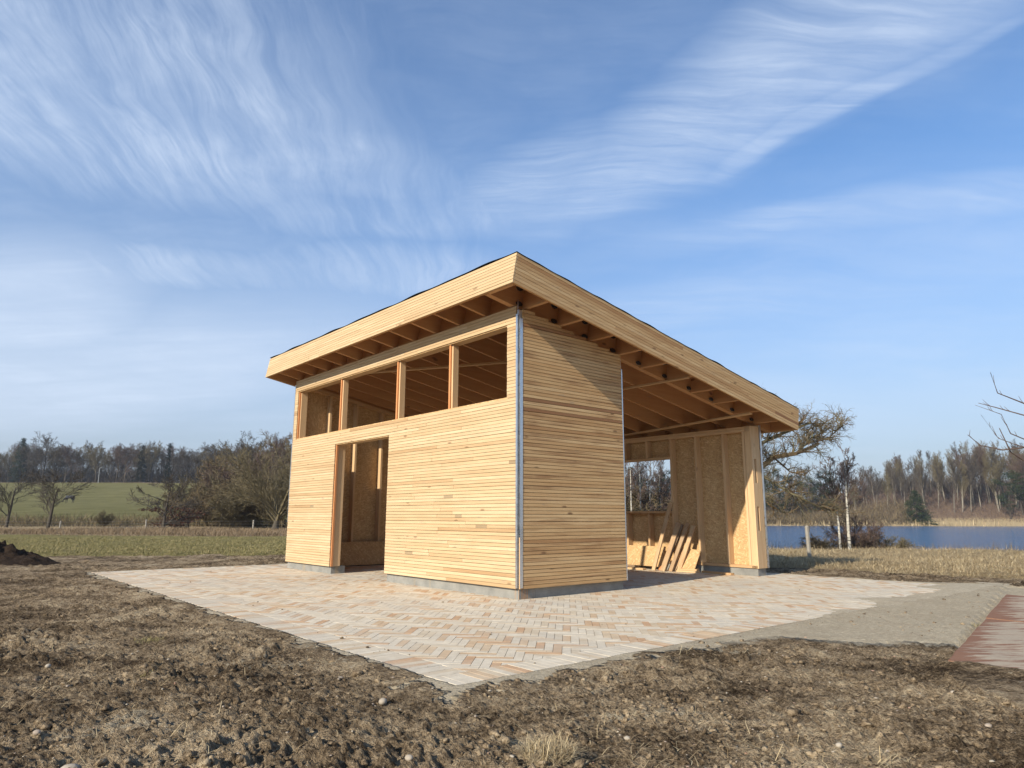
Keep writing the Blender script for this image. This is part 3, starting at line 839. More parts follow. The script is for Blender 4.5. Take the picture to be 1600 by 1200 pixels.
LG = 'planks leaning on the low wall'
plank('leaning_plank', (5.22, 2.03, .004), (5.54, 1.80, 1.29), .075, .03, old_z, 'longest plank leaning against the wall, its top reaching the window sill', 'plank', .05, LG)
plank('leaning_plank', (5.34, 1.99, .004), (5.54, 1.80, .44), .055, .02, orange_z, 'short reddish brown curved plank leaning low between the pale ones', 'plank', .6, LG, bend=-.05)
plank('leaning_plank', (5.20, 1.80, .004), (5.53, 1.62, .90), .10, .03, old_z, 'broad plank with a darkened top end, leaning right of the longest one', 'plank', .35, LG)
plank('leaning_plank', (5.30, 1.84, .004), (5.56, 1.56, .88), .07, .03, old_z, 'grey weathered plank leaning just behind the broad dark-topped plank', 'plank', .95, LG)
plank('leaning_plank', (5.26, 1.66, .004), (5.53, 1.41, .90), .075, .03, old_z, 'greyish plank with nail marks in the middle of the leaning bundle', 'plank', .55, LG)
plank('leaning_plank', (5.36, 1.66, .004), (5.54, 1.36, .60), .07, .03, old_z, 'half-hidden pale plank crossing behind the two rightmost leaning planks', 'plank', .25, LG)
plank('leaning_plank', (5.30, 1.50, .004), (5.54, 1.29, .85), .08, .03, old_z, 'rightmost plank of the leaning bundle, pale yellow below', 'plank', .1, LG)
o = plank('leaning_sheet', (5.42, 2.72, .06), (5.55, 2.72, .44), 1.5, .018, osb_h, 'long sheet of strand board leaning low against the wall under the window', 'board', .2)
o = plank('leaning_sheet', (5.34, 1.33, .055), (5.53, 1.29, .41), .30, .018, osb_h, 'small strand board offcut propped at the right end of the leaning planks', 'board', .2)
plank('floor_plank', (5.12, 3.3, .02), (5.16, 2.2, .02), .10, .032, pine_y, 'pale plank lying flat on the bricks in front of the long strand board sheet', 'plank', .2, face=(0, 0, 1))
plank('floor_plank', (5.20, 3.4, .06), (5.24, 2.42, .06), .09, .032, old_z, 'dark-ended plank lying on top of the pale floor plank', 'plank', .9, face=(0, 0, 1))
plank('floor_plank', (5.32, 1.52, .02), (5.36, 1.12, .02), .16, .03, pine_y, 'short wide plank lying flat under the small propped offcut', 'plank', .1, face=(0, 0, 1))
plank('floor_plank', (5.33, 1.46, .052), (5.40, 1.14, .052), .12, .03, pine_y, 'small upper offcut stacked on the short wide plank', 'plank', .5, face=(0, 0, 1))
plank('floor_plank', (5.50, 1.1, .02), (5.40, .42, .02), .09, .035, pine_y, 'brown batten lying on the bricks along the concrete plinth', 'plank', .9, face=(0, 0, 1))
o = plank('leaning_sheet', (1.6, 6.62, .02), (1.6, 6.83, .48), 2.4, .015, osb_h, 'strand board sheet leaning low against the end wall, seen through the doorway', 'board', .2, face=(0, 1, 0))
plank('dark_bundle', (1.95, 6.45, .03), (2.12, 6.50, .05), .10, .07, darksteel, 'small black bundle on the floor inside the doorway', 'bundle', .2, face=(0, 0, 1))


# ------------------------------------------------------------------ steel plates at the right
ed = Vector((EDGE_A[0] - EDGE_B[0], EDGE_A[1] - EDGE_B[1])).normalized()
def steel_plate(p0, p1, dirv, ln, tone, label, z):
    d = Vector(dirv).normalized() * ln; v = []; fc = []; NX, NY = 14, 26
    for a in range(NX + 1):
        for b_ in range(NY + 1):
            q = Vector(p0).lerp(Vector(p1), a / NX) + d * (b_ / NY); q -= Vector(p0)
            jag = math.sin(a * 3.1 + tone * 9) * .006 if b_ == 0 else 0
            v.append((q.x + jag, q.y, .004 + .010 * float(perlin(np.array(q.x * 1.7 + tone * 9), np.array(q.y * 1.3), 3))))
    nt_ = len(v)
    fc = [(a * (NY + 1) + b_, a * (NY + 1) + b_ + 1, (a + 1) * (NY + 1) + b_ + 1, (a + 1) * (NY + 1) + b_) for a in range(NX) for b_ in range(NY)]
    rim = [b_ for b_ in range(NY + 1)] + [a * (NY + 1) + NY for a in range(1, NX + 1)] + [NX * (NY + 1) + b_ for b_ in range(NY - 1, -1, -1)] + [a * (NY + 1) for a in range(NX - 1, 0, -1)]
    base = len(v)
    for r_ in rim: v.append((v[r_][0], v[r_][1], -.05))
    m_ = len(rim)
    fc += [(rim[k], base + k, base + (k + 1) % m_, rim[(k + 1) % m_]) for k in range(m_)]
    o = make('steel_plate', v, fc, rustm, None, tone); o.location = (*p0, z)
    o.data.attributes.remove(o.data.attributes['tone']); a_ = o.data.attributes.new('tone', 'FLOAT', 'POINT'); vals = []
    for a in range(NX + 1):
        for b_ in range(NY + 1):
            e_ = min(min(a, NX - a) / NX * 2.8, b_ / NY * ln)
            nz = float(perlin(np.array(a * .55 + tone * 7), np.array(b_ * .4), 8))
            vals.append(tone + .35 * nz - (.55 + .5 * nz) * max(0, 1 - e_ / .22))
    vals += [-.1] * m_; a_.data.foreach_set('value', np.array(vals, np.float32))
    return tag(o, label, 'plate', 'driving plates laid beside the paving')
steel_plate((4.86, 7.43), (6.63, 9.66), (.62, -.78), 3.4, .35, 'far rust-brown driving plate with bare reddish surface, behind the sandy one', .004)
steel_plate((3.13, 5.25), (4.83, 7.385), (.50, -.86), 3.2, .42, 'near driving plate, mostly covered with sand and red at its edges', .004)

# ------------------------------------------------------------------ small things on the soil
ICO_V = None
def ico():
    p = (1 + 5 ** .5) / 2
    v = np.array([(-1, p, 0), (1, p, 0), (-1, -p, 0), (1, -p, 0), (0, -1, p), (0, 1, p), (0, -1, -p), (0, 1, -p), (p, 0, -1), (p, 0, 1), (-p, 0, -1), (-p, 0, 1)], float); v /= np.linalg.norm(v[0])
    f = np.array([(0, 11, 5), (0, 5, 1), (0, 1, 7), (0, 7, 10), (0, 10, 11), (1, 5, 9), (5, 11, 4), (11, 10, 2), (10, 7, 6), (7, 1, 8), (3, 9, 4), (3, 4, 2), (3, 2, 6), (3, 6, 8), (3, 8, 9), (4, 9, 5), (2, 4, 11), (6, 2, 10), (8, 6, 7), (9, 8, 1)])
    return v, f
IV, IF = ico()
rs = np.random.RandomState(5)


BASE_JIT = 1
def lumps(name, n, rmin, rmax, smin, smax, mat, sink, rough, label, cat, power=1.0, flat=.7):
    r = rmin * (rmax / rmin) ** rs.rand(n); a = np.radians(90 - rs.uniform(-42, 42, n))
    x, y = r * np.cos(a), r * np.sin(a)
    bx, by = to_shed(x, y)
    out = np.maximum(np.maximum(PX0 - bx, bx - PX1), np.maximum(PY0 - by, by - PY1))
    keep = (out > .10) & (soil_mask(x, y) > .5) & ~((plate_side(x, y) > -.1) & (x > 2.8))
    wed = covers(x, y)[0] > .6; keep &= ~(wed & (rs.rand(n) > .38))
    if cat == 'soil': keep &= fbm(x, y, .9, 3, 71) + rs.rand(n) * .8 > .35
    x, y = x[keep], y[keep]; n = len(x)
    s = smin * (smax / smin) ** (rs.rand(n) ** power)
    z = height(x, y) + s * sink
    sc = rs.uniform(.7, 1.25, (n, 1, 3)); sc[:, :, 2] *= flat
    v = IV[None] * sc * (1 + rs.uniform(-rough, rough, (n, 12, 1))) * s[:, None, None] + np.stack([x, y, z], 1)[:, None]
    f = IF[None] + (np.arange(n) * 12)[:, None, None]
    o = make(name, v.reshape(-1, 3), f.reshape(-1, 3), mat, None, np.repeat(rs.rand(n), 20), smooth=cat != 'soil')
    return tag(o, label, cat, kind='stuff')


lumps('soil_clods', 30000, 2.4, 17, .004, .024, clodm, .0, .60, 'dark crumbs of dug soil strewn over the bare ground', 'soil', 2.6)
lumps('large_clods', 900, 2.5, 14, .015, .042, clodm, -.1, .5, 'larger dark clods of dug soil', 'soil', 2.6, .6)
lumps('small_pebbles', 2600, 2.4, 14, .003, .012, pebble, .0, .35, 'small pale pebbles scattered in the soil', 'pebbles', 1.9, .5)


n = 900; r_ = 4.6 * (15 / 4.6) ** rs.rand(n); a_ = np.radians(90 - rs.uniform(-42, 30, n)); x, y = r_ * np.cos(a_), r_ * np.sin(a_); bx, by = to_shed(x, y)
inn = np.minimum(np.minimum(bx - PX0, PX1 - bx), np.minimum(by - PY0, PY1 - by)); k = (inn > .01) & ((bx < -.1) | (by < -.1)) & (rs.rand(n) < .12 + .88 * np.exp(-inn * 2.2)); x, y = x[k], y[k]; n = len(x)
s_ = .003 * 5 ** (rs.rand(n) ** 3); v = IV[None] * rs.uniform(.6, 1.3, (n, 1, 3)) * (1 + rs.uniform(-.4, .4, (n, 12, 1))) * s_[:, None, None]; v[:, :, 2] *= .6; v += np.stack([x, y, s_ * .35], 1)[:, None]
tag(make('soil_crumbs', v.reshape(-1, 3), (IF[None] + (np.arange(n) * 12)[:, None, None]).reshape(-1, 3), clodm, None, np.repeat(rs.rand(n), 20)), 'crumbs of soil dropped on the brick paving', 'soil', kind='stuff')


def strands(name, n, pts, ln, wd, up, mat, label, cat, curl=.4, tones=None, parent=None, origin=(0, 0, 0)):
    """thin two-segment blades; pts (n,3) roots"""
    n = len(pts); a = rs.uniform(0, 2 * math.pi, n); e = np.clip(rs.normal(up, .35, n), .02, 1.5)
    l = ln * rs.uniform(.5, 1.3, n)
    d = np.stack([np.cos(a) * np.cos(e), np.sin(a) * np.cos(e), np.sin(e)], 1)
    sd = np.stack([-np.sin(a), np.cos(a), np.zeros(n)], 1) * (wd / 2)
    sd = sd * rs.uniform(.7, 1.3, (n, 1))
    p0 = pts; p1 = p0 + d * (l * .55)[:, None]; p2 = p1 + (d + np.stack([rs.normal(0, curl, n), rs.normal(0, curl, n), -np.abs(rs.normal(0, curl, n)) - curl * .4], 1)) * (l * .5)[:, None]
    p2[:, 2] = np.maximum(p2[:, 2], p0[:, 2] + .002)
    v = np.stack([p0 - sd, p0 + sd, p1 + sd * .8, p1 - sd * .8, p2], 1).reshape(-1, 3) - np.array(origin)
    b0 = np.arange(n) * 5
    f = np.concatenate([np.stack([b0, b0 + 1, b0 + 2], 1), np.stack([b0, b0 + 2, b0 + 3], 1), np.stack([b0 + 3, b0 + 2, b0 + 4], 1)])
    tn = rs.rand(n) if tones is None else tones
    o = make(name, v, f, mat, None, np.tile(tn, 3)); o.location = origin
    return tag(o, label, cat)


def scatter(n, rmin, rmax, amin, amax, test):
    r = rmin * (rmax / rmin) ** rs.rand(n); a = np.radians(90 - rs.uniform(amin, amax, n)); x, y = r * np.cos(a), r * np.sin(a)
    k = test(x, y); x, y = x[k], y[k]
    return np.stack([x, y, height(x, y)], 1)


def bare(x, y):
    bx, by = to_shed(x, y); out = np.maximum(np.maximum(PX0 - bx, bx - PX1), np.maximum(PY0 - by, by - PY1))
    return (out > .15) & (soil_mask(x, y) > .5) & (plate_side(x, y) < -.05) & (covers(x, y)[0] < .7)


p = scatter(8500, 2.4, 15, -42, 42, lambda x, y: bare(x, y) & (fbm(x, y, .8, 3, 15) + rs.rand(len(x)) * .9 > .5))
p[:, 2] += .003
pr = p[::14].copy(); pr[:, 2] += .006
tag(strands('root_litter', 0, pr, .17, .0035, .05, straw, 'longer pale roots and stems lying on the soil', 'roots', .55), kind='stuff')
tag(strands('straw_litter', 0, p, .10, .0028, .12, straw, 'fine dry roots and straw lying on the soil', 'straw', .35), kind='stuff')
# matted dry grass on the right, green turf and dry sward on the left
p = scatter(120000, 12.5, 27, 8, 40, lambda x, y: (soil_mask(x, y) < .6) & (x > 3) & (y < 26.5))
tag(strands('dry_grass', 0, p, .19, .005, .26, straw, 'matted yellow dry grass between the paving and the lake', 'grass', .5), kind='stuff')
p = scatter(70000, 18, 37, -42, -12, lambda x, y: (soil_mask(x, y) < .55) & (y < 37 + rs.rand(len(x)) * 4))
tag(strands('turf', 0, p, .09, .010, .6, blade, 'short green turf beyond the dug soil', 'grass', .4), kind='stuff')
p = scatter(70000, 34, 58, -42, -12, lambda x, y: (y > 36 + rs.rand(len(x)) * 3) & (y < 57))
tag(strands('dry_sward', 0, p, .34, .015, .75, dullstraw, 'strip of tall dry grass in front of the field fence', 'grass', .4), kind='stuff')
p = scatter(30000, 27.5, 34, 5, 42, lambda x, y: (x > 3.5) & (y > 27))
tag(strands('reed_bank', 0, p, .72, .018, 1.1, reedm, 'dark reeds and brush along the near lake shore', 'reeds', .15), kind='stuff')
p = scatter(9000, 187, 250, 5, 42, lambda x, y: (y > 187) & (y < 191))
tag(strands('far_reeds', 0, p, 1.5, .12, 1.3, straw, 'pale reeds along the far shore of the lake', 'reeds', .15), kind='stuff')

# tufts
def tuft(name, x, y, n, rad, ln, mat, label, up=.6, wd=.004):
    a = rs.uniform(0, 6.28, n); r = rad * np.sqrt(rs.rand(n)); px, py = x + r * np.cos(a), y + r * np.sin(a)
    z0 = gz1(x, y); pz = np.array([z0] * n) + .005
    o = strands(name, n, np.stack([px, py, pz], 1), ln, wd, up, mat, label, 'grass tuft', .5, origin=(x, y, z0))
    return o
tuft('grass_tuft', .16, 3.16, 900, .11, .10, straw, 'shaggy dry grass tuft at the bottom edge below the paving corner', .5, .0026)
tuft('grass_tuft', 1.62, 3.20, 110, .12, .11, straw, 'loose tuft of pale dead stems on the soil at lower right', .25)
tuft('grass_tuft', -3.05, 6.15, 160, .13, .05, blade, 'small green grass tuft in the soil beside the left paving edge', .8)
tuft('grass_tuft', -2.35, 4.85, 120, .11, .04, blade, 'faint greenish tuft nearer the viewer on the left soil', .7)
tuft('grass_tuft', 4.55, 7.0, 110, .16, .06, blade, 'sparse green sprouts beside the steel plate edge', .7)

# stones one can pick out
stones = [(-.72, 4.16, .040, .25, 'squarish tan stone close to the paving corner'), (-1.10, 3.98, .028, .2, 'round pale stone on the soil left of the paving corner'),
          (-1.20, 4.45, .026, .3, 'tan stone wedged against the sand edge of the paving'), (-1.10, 4.75, .034, .45, 'brownish stone at the paving edge on the left'),
          (-3.15, 5.0, .030, .05, 'whitish stone on the left soil'), (-1.80, 3.08, .05, .25, 'large tan stone cut by the bottom left corner'),
          (-.42, 3.10, .026, .3, 'flat stone near the bottom edge, left of the dry tuft'), (1.25, 4.05, .022, .0, 'small white stone right of the dry grass tuft'),
          (1.72, 3.82, .020, .0, 'white pebble pair lying in the middle of the right soil'), (2.02, 3.30, .028, .35, 'rounded buff stone near the bottom right'),
          (2.62, 4.38, .026, .15, 'flat pale stone below the steel plates'), (1.47, 3.36, .024, .1, 'pale stone beside the loose dead stems'),
          (2.38, 3.72, .024, .5, 'yellowish chip of stone at the right'), (-2.9, 4.0, .022, .2, 'small pale stone far left in the trampled soil'),
          (.55, 3.55, .022, .1, 'small light stone just right of the paving corner soil'), (-2.25, 3.55, .026, .6, 'brown stone in the trampled lower left')]
for (x, y, s, tn, lb) in stones:
    v = IV.copy(); f = [tuple(q) for q in IF]
    me_o = make('stone', v * np.array([1, .8, .62]) * (1 + rs.uniform(-.13, .13, (12, 1))) * s, f, pebble, None, tn, smooth=True)
    m_ = me_o.modifiers.new('round', 'SUBSURF'); m_.levels = 1; m_.render_levels = 1
    me_o.location = (x, y, gz1(x, y) + s * .28); me_o.rotation_euler = (0, 0, rs.uniform(0, 6))
    tag(me_o, lb, 'stone', 'stones lying on the dug soil')

# mound of dark soil, left edge
MX, MY = -14.0, 15.4
gxm, gym = np.meshgrid(np.linspace(-4.2, 4.6, 170), np.linspace(-3, 3, 120), indexing='ij')
d = np.hypot(gxm / 3.9, gym / 2.4)
hm = (1 - sstep(d, .0, 1.0)) * 1.15 + .16 * (1 - sstep(np.hypot((gxm - 3.3) / 1.3, gym / 1.2), 0, 1))
hm = hm + (fbm(gxm, gym, 1.6, 5, 33, .62) * .20 + np.abs(fbm(gxm, gym, 6, 3, 36)) * .09) * np.minimum(hm * 3, 1) - .06 + 0.02 * (d < 1)
hm = hm + height(gxm + MX, gym + MY, False)
n0, n1_ = gxm.shape; i, j = np.meshgrid(np.arange(n0 - 1), np.arange(n1_ - 1), indexing='ij')
F = np.stack([i * n1_ + j, (i + 1) * n1_ + j, (i + 1) * n1_ + j + 1, i * n1_ + j + 1], -1).reshape(-1, 4)
o = make('soil_mound', np.stack([gxm.ravel(), gym.ravel(), hm.ravel()], 1), F, moundm, smooth=True); o.location = (MX, MY, 0)
tag(o, 'heap of dark crumbly soil at the left edge beside the turf', 'soil heap')


# ------------------------------------------------------------------ trees
class Tree:
    def __init__(s, seed): s.r = random.Random(seed); s.parts = {}
    def tube(s, key, pts, rads, sides, tone):
        V_, F_, T_ = s.parts.setdefault(key, ([], [], []))
        base = len(V_); n_ = len(pts)
        for k, p in enumerate(pts):
            d = (pts[min(k + 1, n_ - 1)] - pts[max(k - 1, 0)]).normalized()
            u = d.orthogonal().normalized(); v = d.cross(u)
            for e in range(sides):
                a = 2 * math.pi * e / sides; V_.append(p + (u * math.cos(a) + v * math.sin(a)) * rads[k])
        for k in range(n_ - 1):
            for e in range(sides):
                a, b_ = base + k * sides + e, base + k * sides + (e + 1) % sides
                F_.append((a, b_, b_ + sides, a + sides)); T_.append(tone)
    def sliver(s, key, p, q, wd, tone):
        V_, F_, T_ = s.parts.setdefault(key, ([], [], []))
        d = q - p; u = d.cross(Vector((s.r.gauss(0, 1), s.r.gauss(0, 1), s.r.gauss(0, 1)))).normalized() * wd * .5
        b_ = len(V_); V_ += [p - u, p + u, q]; F_.append((b_, b_ + 1, b_ + 2)); T_.append(tone)
    def card(s, key, c, sz, tone):
        V_, F_, T_ = s.parts.setdefault(key, ([], [], []))
        g_ = s.r.gauss; a = Vector((g_(0, 1), g_(0, 1), g_(0, 1))).normalized(); b2 = a.orthogonal().normalized()
        b_ = len(V_); V_ += [c - a * sz * .5, c + b2 * sz * .4, c + a * sz * .5]; F_.append((b_, b_ + 1, b_ + 2)); T_.append(tone)
    def dirn(s, d, ang):
        u = d.orthogonal().normalized(); u.rotate(Matrix.Rotation(s.r.uniform(0, 6.283), 3, d)); q = d.copy(); q.rotate(Matrix.Rotation(ang, 3, u)); return q.normalized()
    def grow(s, p, d, Ln, rad, lvl, P):
        """P: dict with per-level lists"""
        last = P['levels']
        n_ = P['seg'][lvl]; pts = [p.copy()]; wob = P['wob'][lvl]; dd = d.copy(); ds = [dd.copy()]
        for k in range(n_):
            dd = (dd + Vector((s.r.gauss(0, wob), s.r.gauss(0, wob), s.r.gauss(0, wob) + P['trop'][lvl]))).normalized()
            p = p + dd * (Ln / n_); pts.append(p.copy()); ds.append(dd.copy())
        rads = [max(rad * (1 - .78 * k / n_), P['rmin']) for k in range(n_ + 1)]
        key = 'trunk' if lvl == 0 else 'branches'
        s.tube(key, pts, rads, (7, 4, 3, 3, 3)[lvl] if lvl < 5 else 3, s.r.random())
        nc = P['kids'][lvl]
        for k in range(nc):
            t_ = P['t0'][lvl] + (1 - P['t0'][lvl]) * ((k + s.r.random()) / nc)
            f = min(t_ * n_, n_ - .001); i0 = int(f); q = pts[i0].lerp(pts[i0 + 1], f - i0)
            nd = s.dirn(ds[i0], R(P['ang'][lvl] * s.r.uniform(.6, 1.3)))
            if P.get('up') and lvl == 0: nd = (nd + Vector((0, 0, P['up']))).normalized()
            l2 = Ln * P['ratio'][lvl] * (1.15 - P['taper'] * t_) * s.r.uniform(.7, 1.25)
            if lvl + 1 < last: s.grow(q, nd, l2, max(rads[i0] * P['rr'], P['rmin']), lvl + 1, P)
            else:
                e = q + nd * l2 + Vector((0, 0, P['droop'] * l2)); s.sliver('branches', q, e, P['tw'], s.r.random())
                for z_ in range(P['tips']):
                    w_ = q.lerp(e, s.r.uniform(.2, .9)); s.sliver('branches', w_, w_ + s.dirn(nd, R(s.r.uniform(20, 55))) * l2 * s.r.uniform(.4, .8), P['tw'] * .8, s.r.random())
                if P.get('leaf') and s.r.random() < P['leaf'] and (not P.get('leafz') or q.z < P['leafz']):
                    for z_ in range(3): s.card('leaves', q.lerp(e, s.r.random()), P['leafsize'] * s.r.uniform(.6, 1.4), s.r.random())
    def build(s, name, mats, loc=(0, 0, 0)):
        root = empty(name, loc)
        for key, (V_, F_, T_) in s.parts.items():
            if not V_: continue
            o = make(key, V_, F_ if len(set(map(len, F_))) > 1 else np.array(F_), mats[key], root, T_)
        return root


def shape(**k):
    d = dict(levels=4, seg=[6, 5, 4, 3], wob=[.07, .12, .16, .2], trop=[.03, .05, .05, .05], kids=[9, 6, 6, 5], t0=[.3, .25, .2, .1],
             ang=[48, 42, 40, 38], ratio=[.55, .5, .5, .6], taper=.5, rr=.5, rmin=.02, tw=.05, tips=2, droop=0)
    d.update(k); return d


DARKT = {'trunk': bark_dark, 'branches': twig_grey, 'leaves': leaf_copper}
protos = {}


def proto(key, seed, P, H, r0, mats, lean=(0, 0), stems=1, spread=.3):
    t_ = Tree(seed)
    for k in range(stems):
        a = t_.r.uniform(0, 6.28); s_ = spread if stems > 1 else 0
        d = Vector((math.cos(a) * s_ * t_.r.uniform(.3, 1.2) + lean[0], math.sin(a) * s_ * t_.r.uniform(.3, 1.2) + lean[1], 1)).normalized()
        t_.grow(Vector((math.cos(a) * .15 * (stems > 1), math.sin(a) * .15 * (stems > 1), -.25)), d, H * t_.r.uniform(.8, 1.05) if stems > 1 else H, r0, 0, P)
    protos[key] = (t_, mats)


used = {}


def copy_thing(root, loc, rz, sc):
    c = root.copy(); COL.objects.link(c); c.location = loc; c.rotation_euler = (0, 0, rz); c.scale = (sc[0], sc[0], sc[1])
    for ch in list(root.children):
        k_ = ch.copy(); COL.objects.link(k_); k_.parent = c
    return c


def plant(key, name, x, y, label, cat='tree', group=None, rz=0, sc=(1, 1), z=None):
    zz_ = gz1(x, y) if z is None else z
    if key not in used:
        t_, mats = protos[key]; used[key] = t_.build(name, mats, (x, y, zz_)); c = used[key]
        c.rotation_euler = (0, 0, rz); c.scale = (sc[0], sc[0], sc[1])
    else: c = copy_thing(used[key], (x, y, zz_), rz, sc); c.name = name
    for q in ('label', 'category', 'group'):
        if q in c: del c[q]
    return tag(c, label, cat, group)


def px(u, depth): return (u - 800) / 1130. * depth      # lateral offset of an image column at a forward distance (near the horizon)


for k in range(4):
    proto('field%d' % k, 100 + k, shape(kids=[12, 7, 6, 6], t0=[.22, .2, .15, .1], ang=[50, 40, 40, 38], rmin=.022, tw=.048, tips=4, ratio=[.62, .5, .48, .55], up=.35), 12, .28, {'trunk': bark_dark, 'branches': (twig_grey, twig_red, twig_grey, twig_olive)[k]})
for k in range(4):
    proto('beech%d' % k, 200 + k, shape(kids=[14, 8, 6, 4], t0=[.3, .25, .2, .1], ang=[24, 26, 30, 32], trop=[.03, .12, .1, .08], wob=[.05, .06, .1, .15], rmin=.018, tw=.032, tips=3, ratio=[.48, .42, .45, .6], taper=.55), 17, .19, {'trunk': bark_mid, 'branches': (twig_grey, twig_red, twig_grey, twig_olive)[k]}, stems=1 + k % 2, spread=.14)


def conifer(key, seed, H, rad, mat, whorls=26, dense=1.0, ragged=.25, base=.08):
    t_ = Tree(seed); r_ = t_.r
    t_.tube('trunk', [Vector((0, 0, -.3)), Vector((0, 0, H * .5)), Vector((0, 0, H))], [H * .014, H * .009, .02], 6, .5)
    for k in range(whorls):
        f = base + (1 - base) * k / whorls; z_ = f * H; rr_ = rad * (1 - f) ** .75 + .25
        for e in range(int(7 * dense)):
            a = r_.uniform(0, 6.28); ln_ = rr_ * r_.uniform(1 - ragged * 2, 1.12)
            if ln_ < .1: continue
            tip = Vector((math.cos(a) * ln_, math.sin(a) * ln_, z_ - ln_ * r_.uniform(.05, .35)))
            t_.sliver('crown', Vector((0, 0, z_)), tip, .08, .9)
            for m_ in range(int(26 * dense * (.35 + ln_ / rad))):
                q = Vector((0, 0, z_)).lerp(tip, r_.uniform(.12, 1) ** .6) + Vector((r_.gauss(0, .22), r_.gauss(0, .22), r_.gauss(-.1, .16)))
                t_.card('crown', q, r_.uniform(.22, .5), r_.random())
    protos[key] = (t_, {'trunk': bark_dark, 'crown': mat})


def pine(key, seed, H, mat, mats_trunk, clumps=26, base=.35, rad=2.6):
    t_ = Tree(seed); r_ = t_.r
    t_.tube('trunk', [Vector((0, 0, -.3)), Vector((.2, 0, H * .5)), Vector((0, 0, H * .95))], [H * .015, H * .011, .04], 6, .5)
    for k in range(clumps):
        f = base + (1 - base) * (k + .5) / clumps; a = r_.uniform(0, 6.28); env = math.sin(math.pi * min(1, (1 - f) / (1 - base) * .85 + .12)) ** .7
        ln_ = rad * env * r_.uniform(.35, 1); c_ = Vector((math.cos(a) * ln_, math.sin(a) * ln_, f * H))
        t_.sliver('crown', Vector((0, 0, f * H - .4)), c_, .12, 1)
        sz = r_.uniform(.7, 1.3)
        for m_ in range(95):
            g_ = r_.gauss; t_.card('crown', c_ + Vector((g_(0, .5), g_(0, .5), g_(0, .28))) * sz, r_.uniform(.22, .46), r_.random())
    protos[key] = (t_, {'trunk': mats_trunk, 'crown': mat})


conifer('spruce0', 301, 13, 2.4, needle_dark, 30); conifer('spruce1', 302, 13, 1.5, needle_dark, 28, .8, .45)
conifer('young_spruce', 303, 9, 4.2, needle, 24, 1.2, .15, .0)
pine('pine0', 311, 15, needle, bark_dark); pine('pine1', 312, 16, needle, bark_dark, 32, .22, 3.2); pine('pine2', 313, 15, needle_dark, bark_dark, 30, .25, 2.8)
BR = shape(levels=3, seg=[5, 4, 3], kids=[9, 7, 7], t0=[.1, .1, .1], ang=[30, 34, 36], trop=[.03, .06, .05], wob=[.1, .14, .18], ratio=[.5, .5, .5], rmin=.012, tw=.035, tips=3, taper=.45)
for k in range(3): proto('brush%d' % k, 400 + k, BR, 3.6, .03, {'trunk': twig_olive, 'branches': (twig_olive, twig_red, reedm)[k]}, stems=11, spread=.55)

# wood on the hill crest, left
rl = random.Random(3)
n_ = 0
for row, (dep, step) in enumerate(((254, 23), (263, 25), (274, 27))):
    u = -60 + row * 9
    while u < 520:
        x = px(u, dep); y = dep + rl.uniform(-3, 3)
        k = rl.choice((0, 1, 2, 3)); s_ = rl.uniform(.70, .96)
        plant('field%d' % k, 'bare_tree', x, y, ('bare grey tree in the front row of the wood on the green hill', 'bare grey tree in the middle row of the wood on the green hill', 'bare grey tree at the back of the wood on the green hill')[row], 'tree', ('front row of the hilltop wood', 'middle row of the hilltop wood', 'back row of the hilltop wood')[row], rl.uniform(0, 6), (s_, s_ * rl.uniform(.92, 1.1)))
        u += step * rl.uniform(.75, 1.3)
plant('field0', 'bare_tree', px(42, 250), 250, 'tall round-crowned bare tree standing proud left of the pole on the hill', 'tree', None, 1, (1.05, 1.08))
for (u, s_, k, lb) in ((199, (1.0, 1.05), 0, 'dark conical spruce in the hilltop wood, the broader of the neighbouring pair'), (242, (1.0, 1.12), 1, 'slender ragged dark spruce in the hilltop wood, right of the broader one'), (2, (1.35, 1.25), 0, 'dark spruce at the left edge of the photo in the hilltop wood')):
    plant('spruce%d' % k, 'spruce', px(u, 250), 250.5, lb, 'tree', None, u, s_)


def thicket(name, amin, amax, y0, y1, h0, h1, n, mat, label, wd=.1):
    y = rs.uniform(y0, y1, n); x = rs.uniform(amin, amax, n) / 1130 * y
    z = height(x, y, False); h = rs.uniform(h0, h1, n) * (1 + .25 * fbm(x, y, .08, 2, 8))
    lean = rs.normal(0, .22, (n, 2)) * h[:, None]
    zb = z + h * rs.uniform(-.1, .62, n)
    p0 = np.stack([x, y, zb], 1); p1 = p0 + np.stack([lean[:, 0], lean[:, 1], h * rs.uniform(.25, .5, n)], 1)
    a = rs.uniform(0, 3.14, n); sd = np.stack([np.cos(a), np.sin(a), a * 0], 1) * wd / 2
    v = np.stack([p0 - sd, p0 + sd, p1], 1).reshape(-1, 3); b0 = np.arange(n) * 3
    return tag(make(name, v, np.stack([b0, b0 + 1, b0 + 2], 1), mat, None, rs.rand(n)), label, 'undergrowth', kind='stuff')


thicket('hill_undergrowth', -900, -250, 255, 285, 5, 8.5, 26000, twig_grey, 'dense twiggy undergrowth inside the hilltop wood', .16)
thicket('far_undergrowth', 60, 560, 232, 262, 6, 10.5, 36000, twig_red, 'reddish brown undergrowth between the trees across the lake', .16)
thicket('crest_undergrowth', 540, 1000, 236, 262, 3, 8.0, 40000, twig_grey, 'reddish brown undergrowth along the crest behind the slope across the lake', .12)
thicket('bank_brush', 60, 640, 189, 205, 2.0, 5.0, 26000, reedm, 'brownish brush on the far shore below the pines', .09)
thicket('field_scrub', -860, -340, 61, 67, .5, 1.5, 9000, reedm, 'low dark brown scrub behind the field fence', .04)
thicket('slope_scrub', 520, 1000, 193, 234, .6, 3.2, 34000, twig_red, 'low reddish scrub on the slope across the lake', .08)

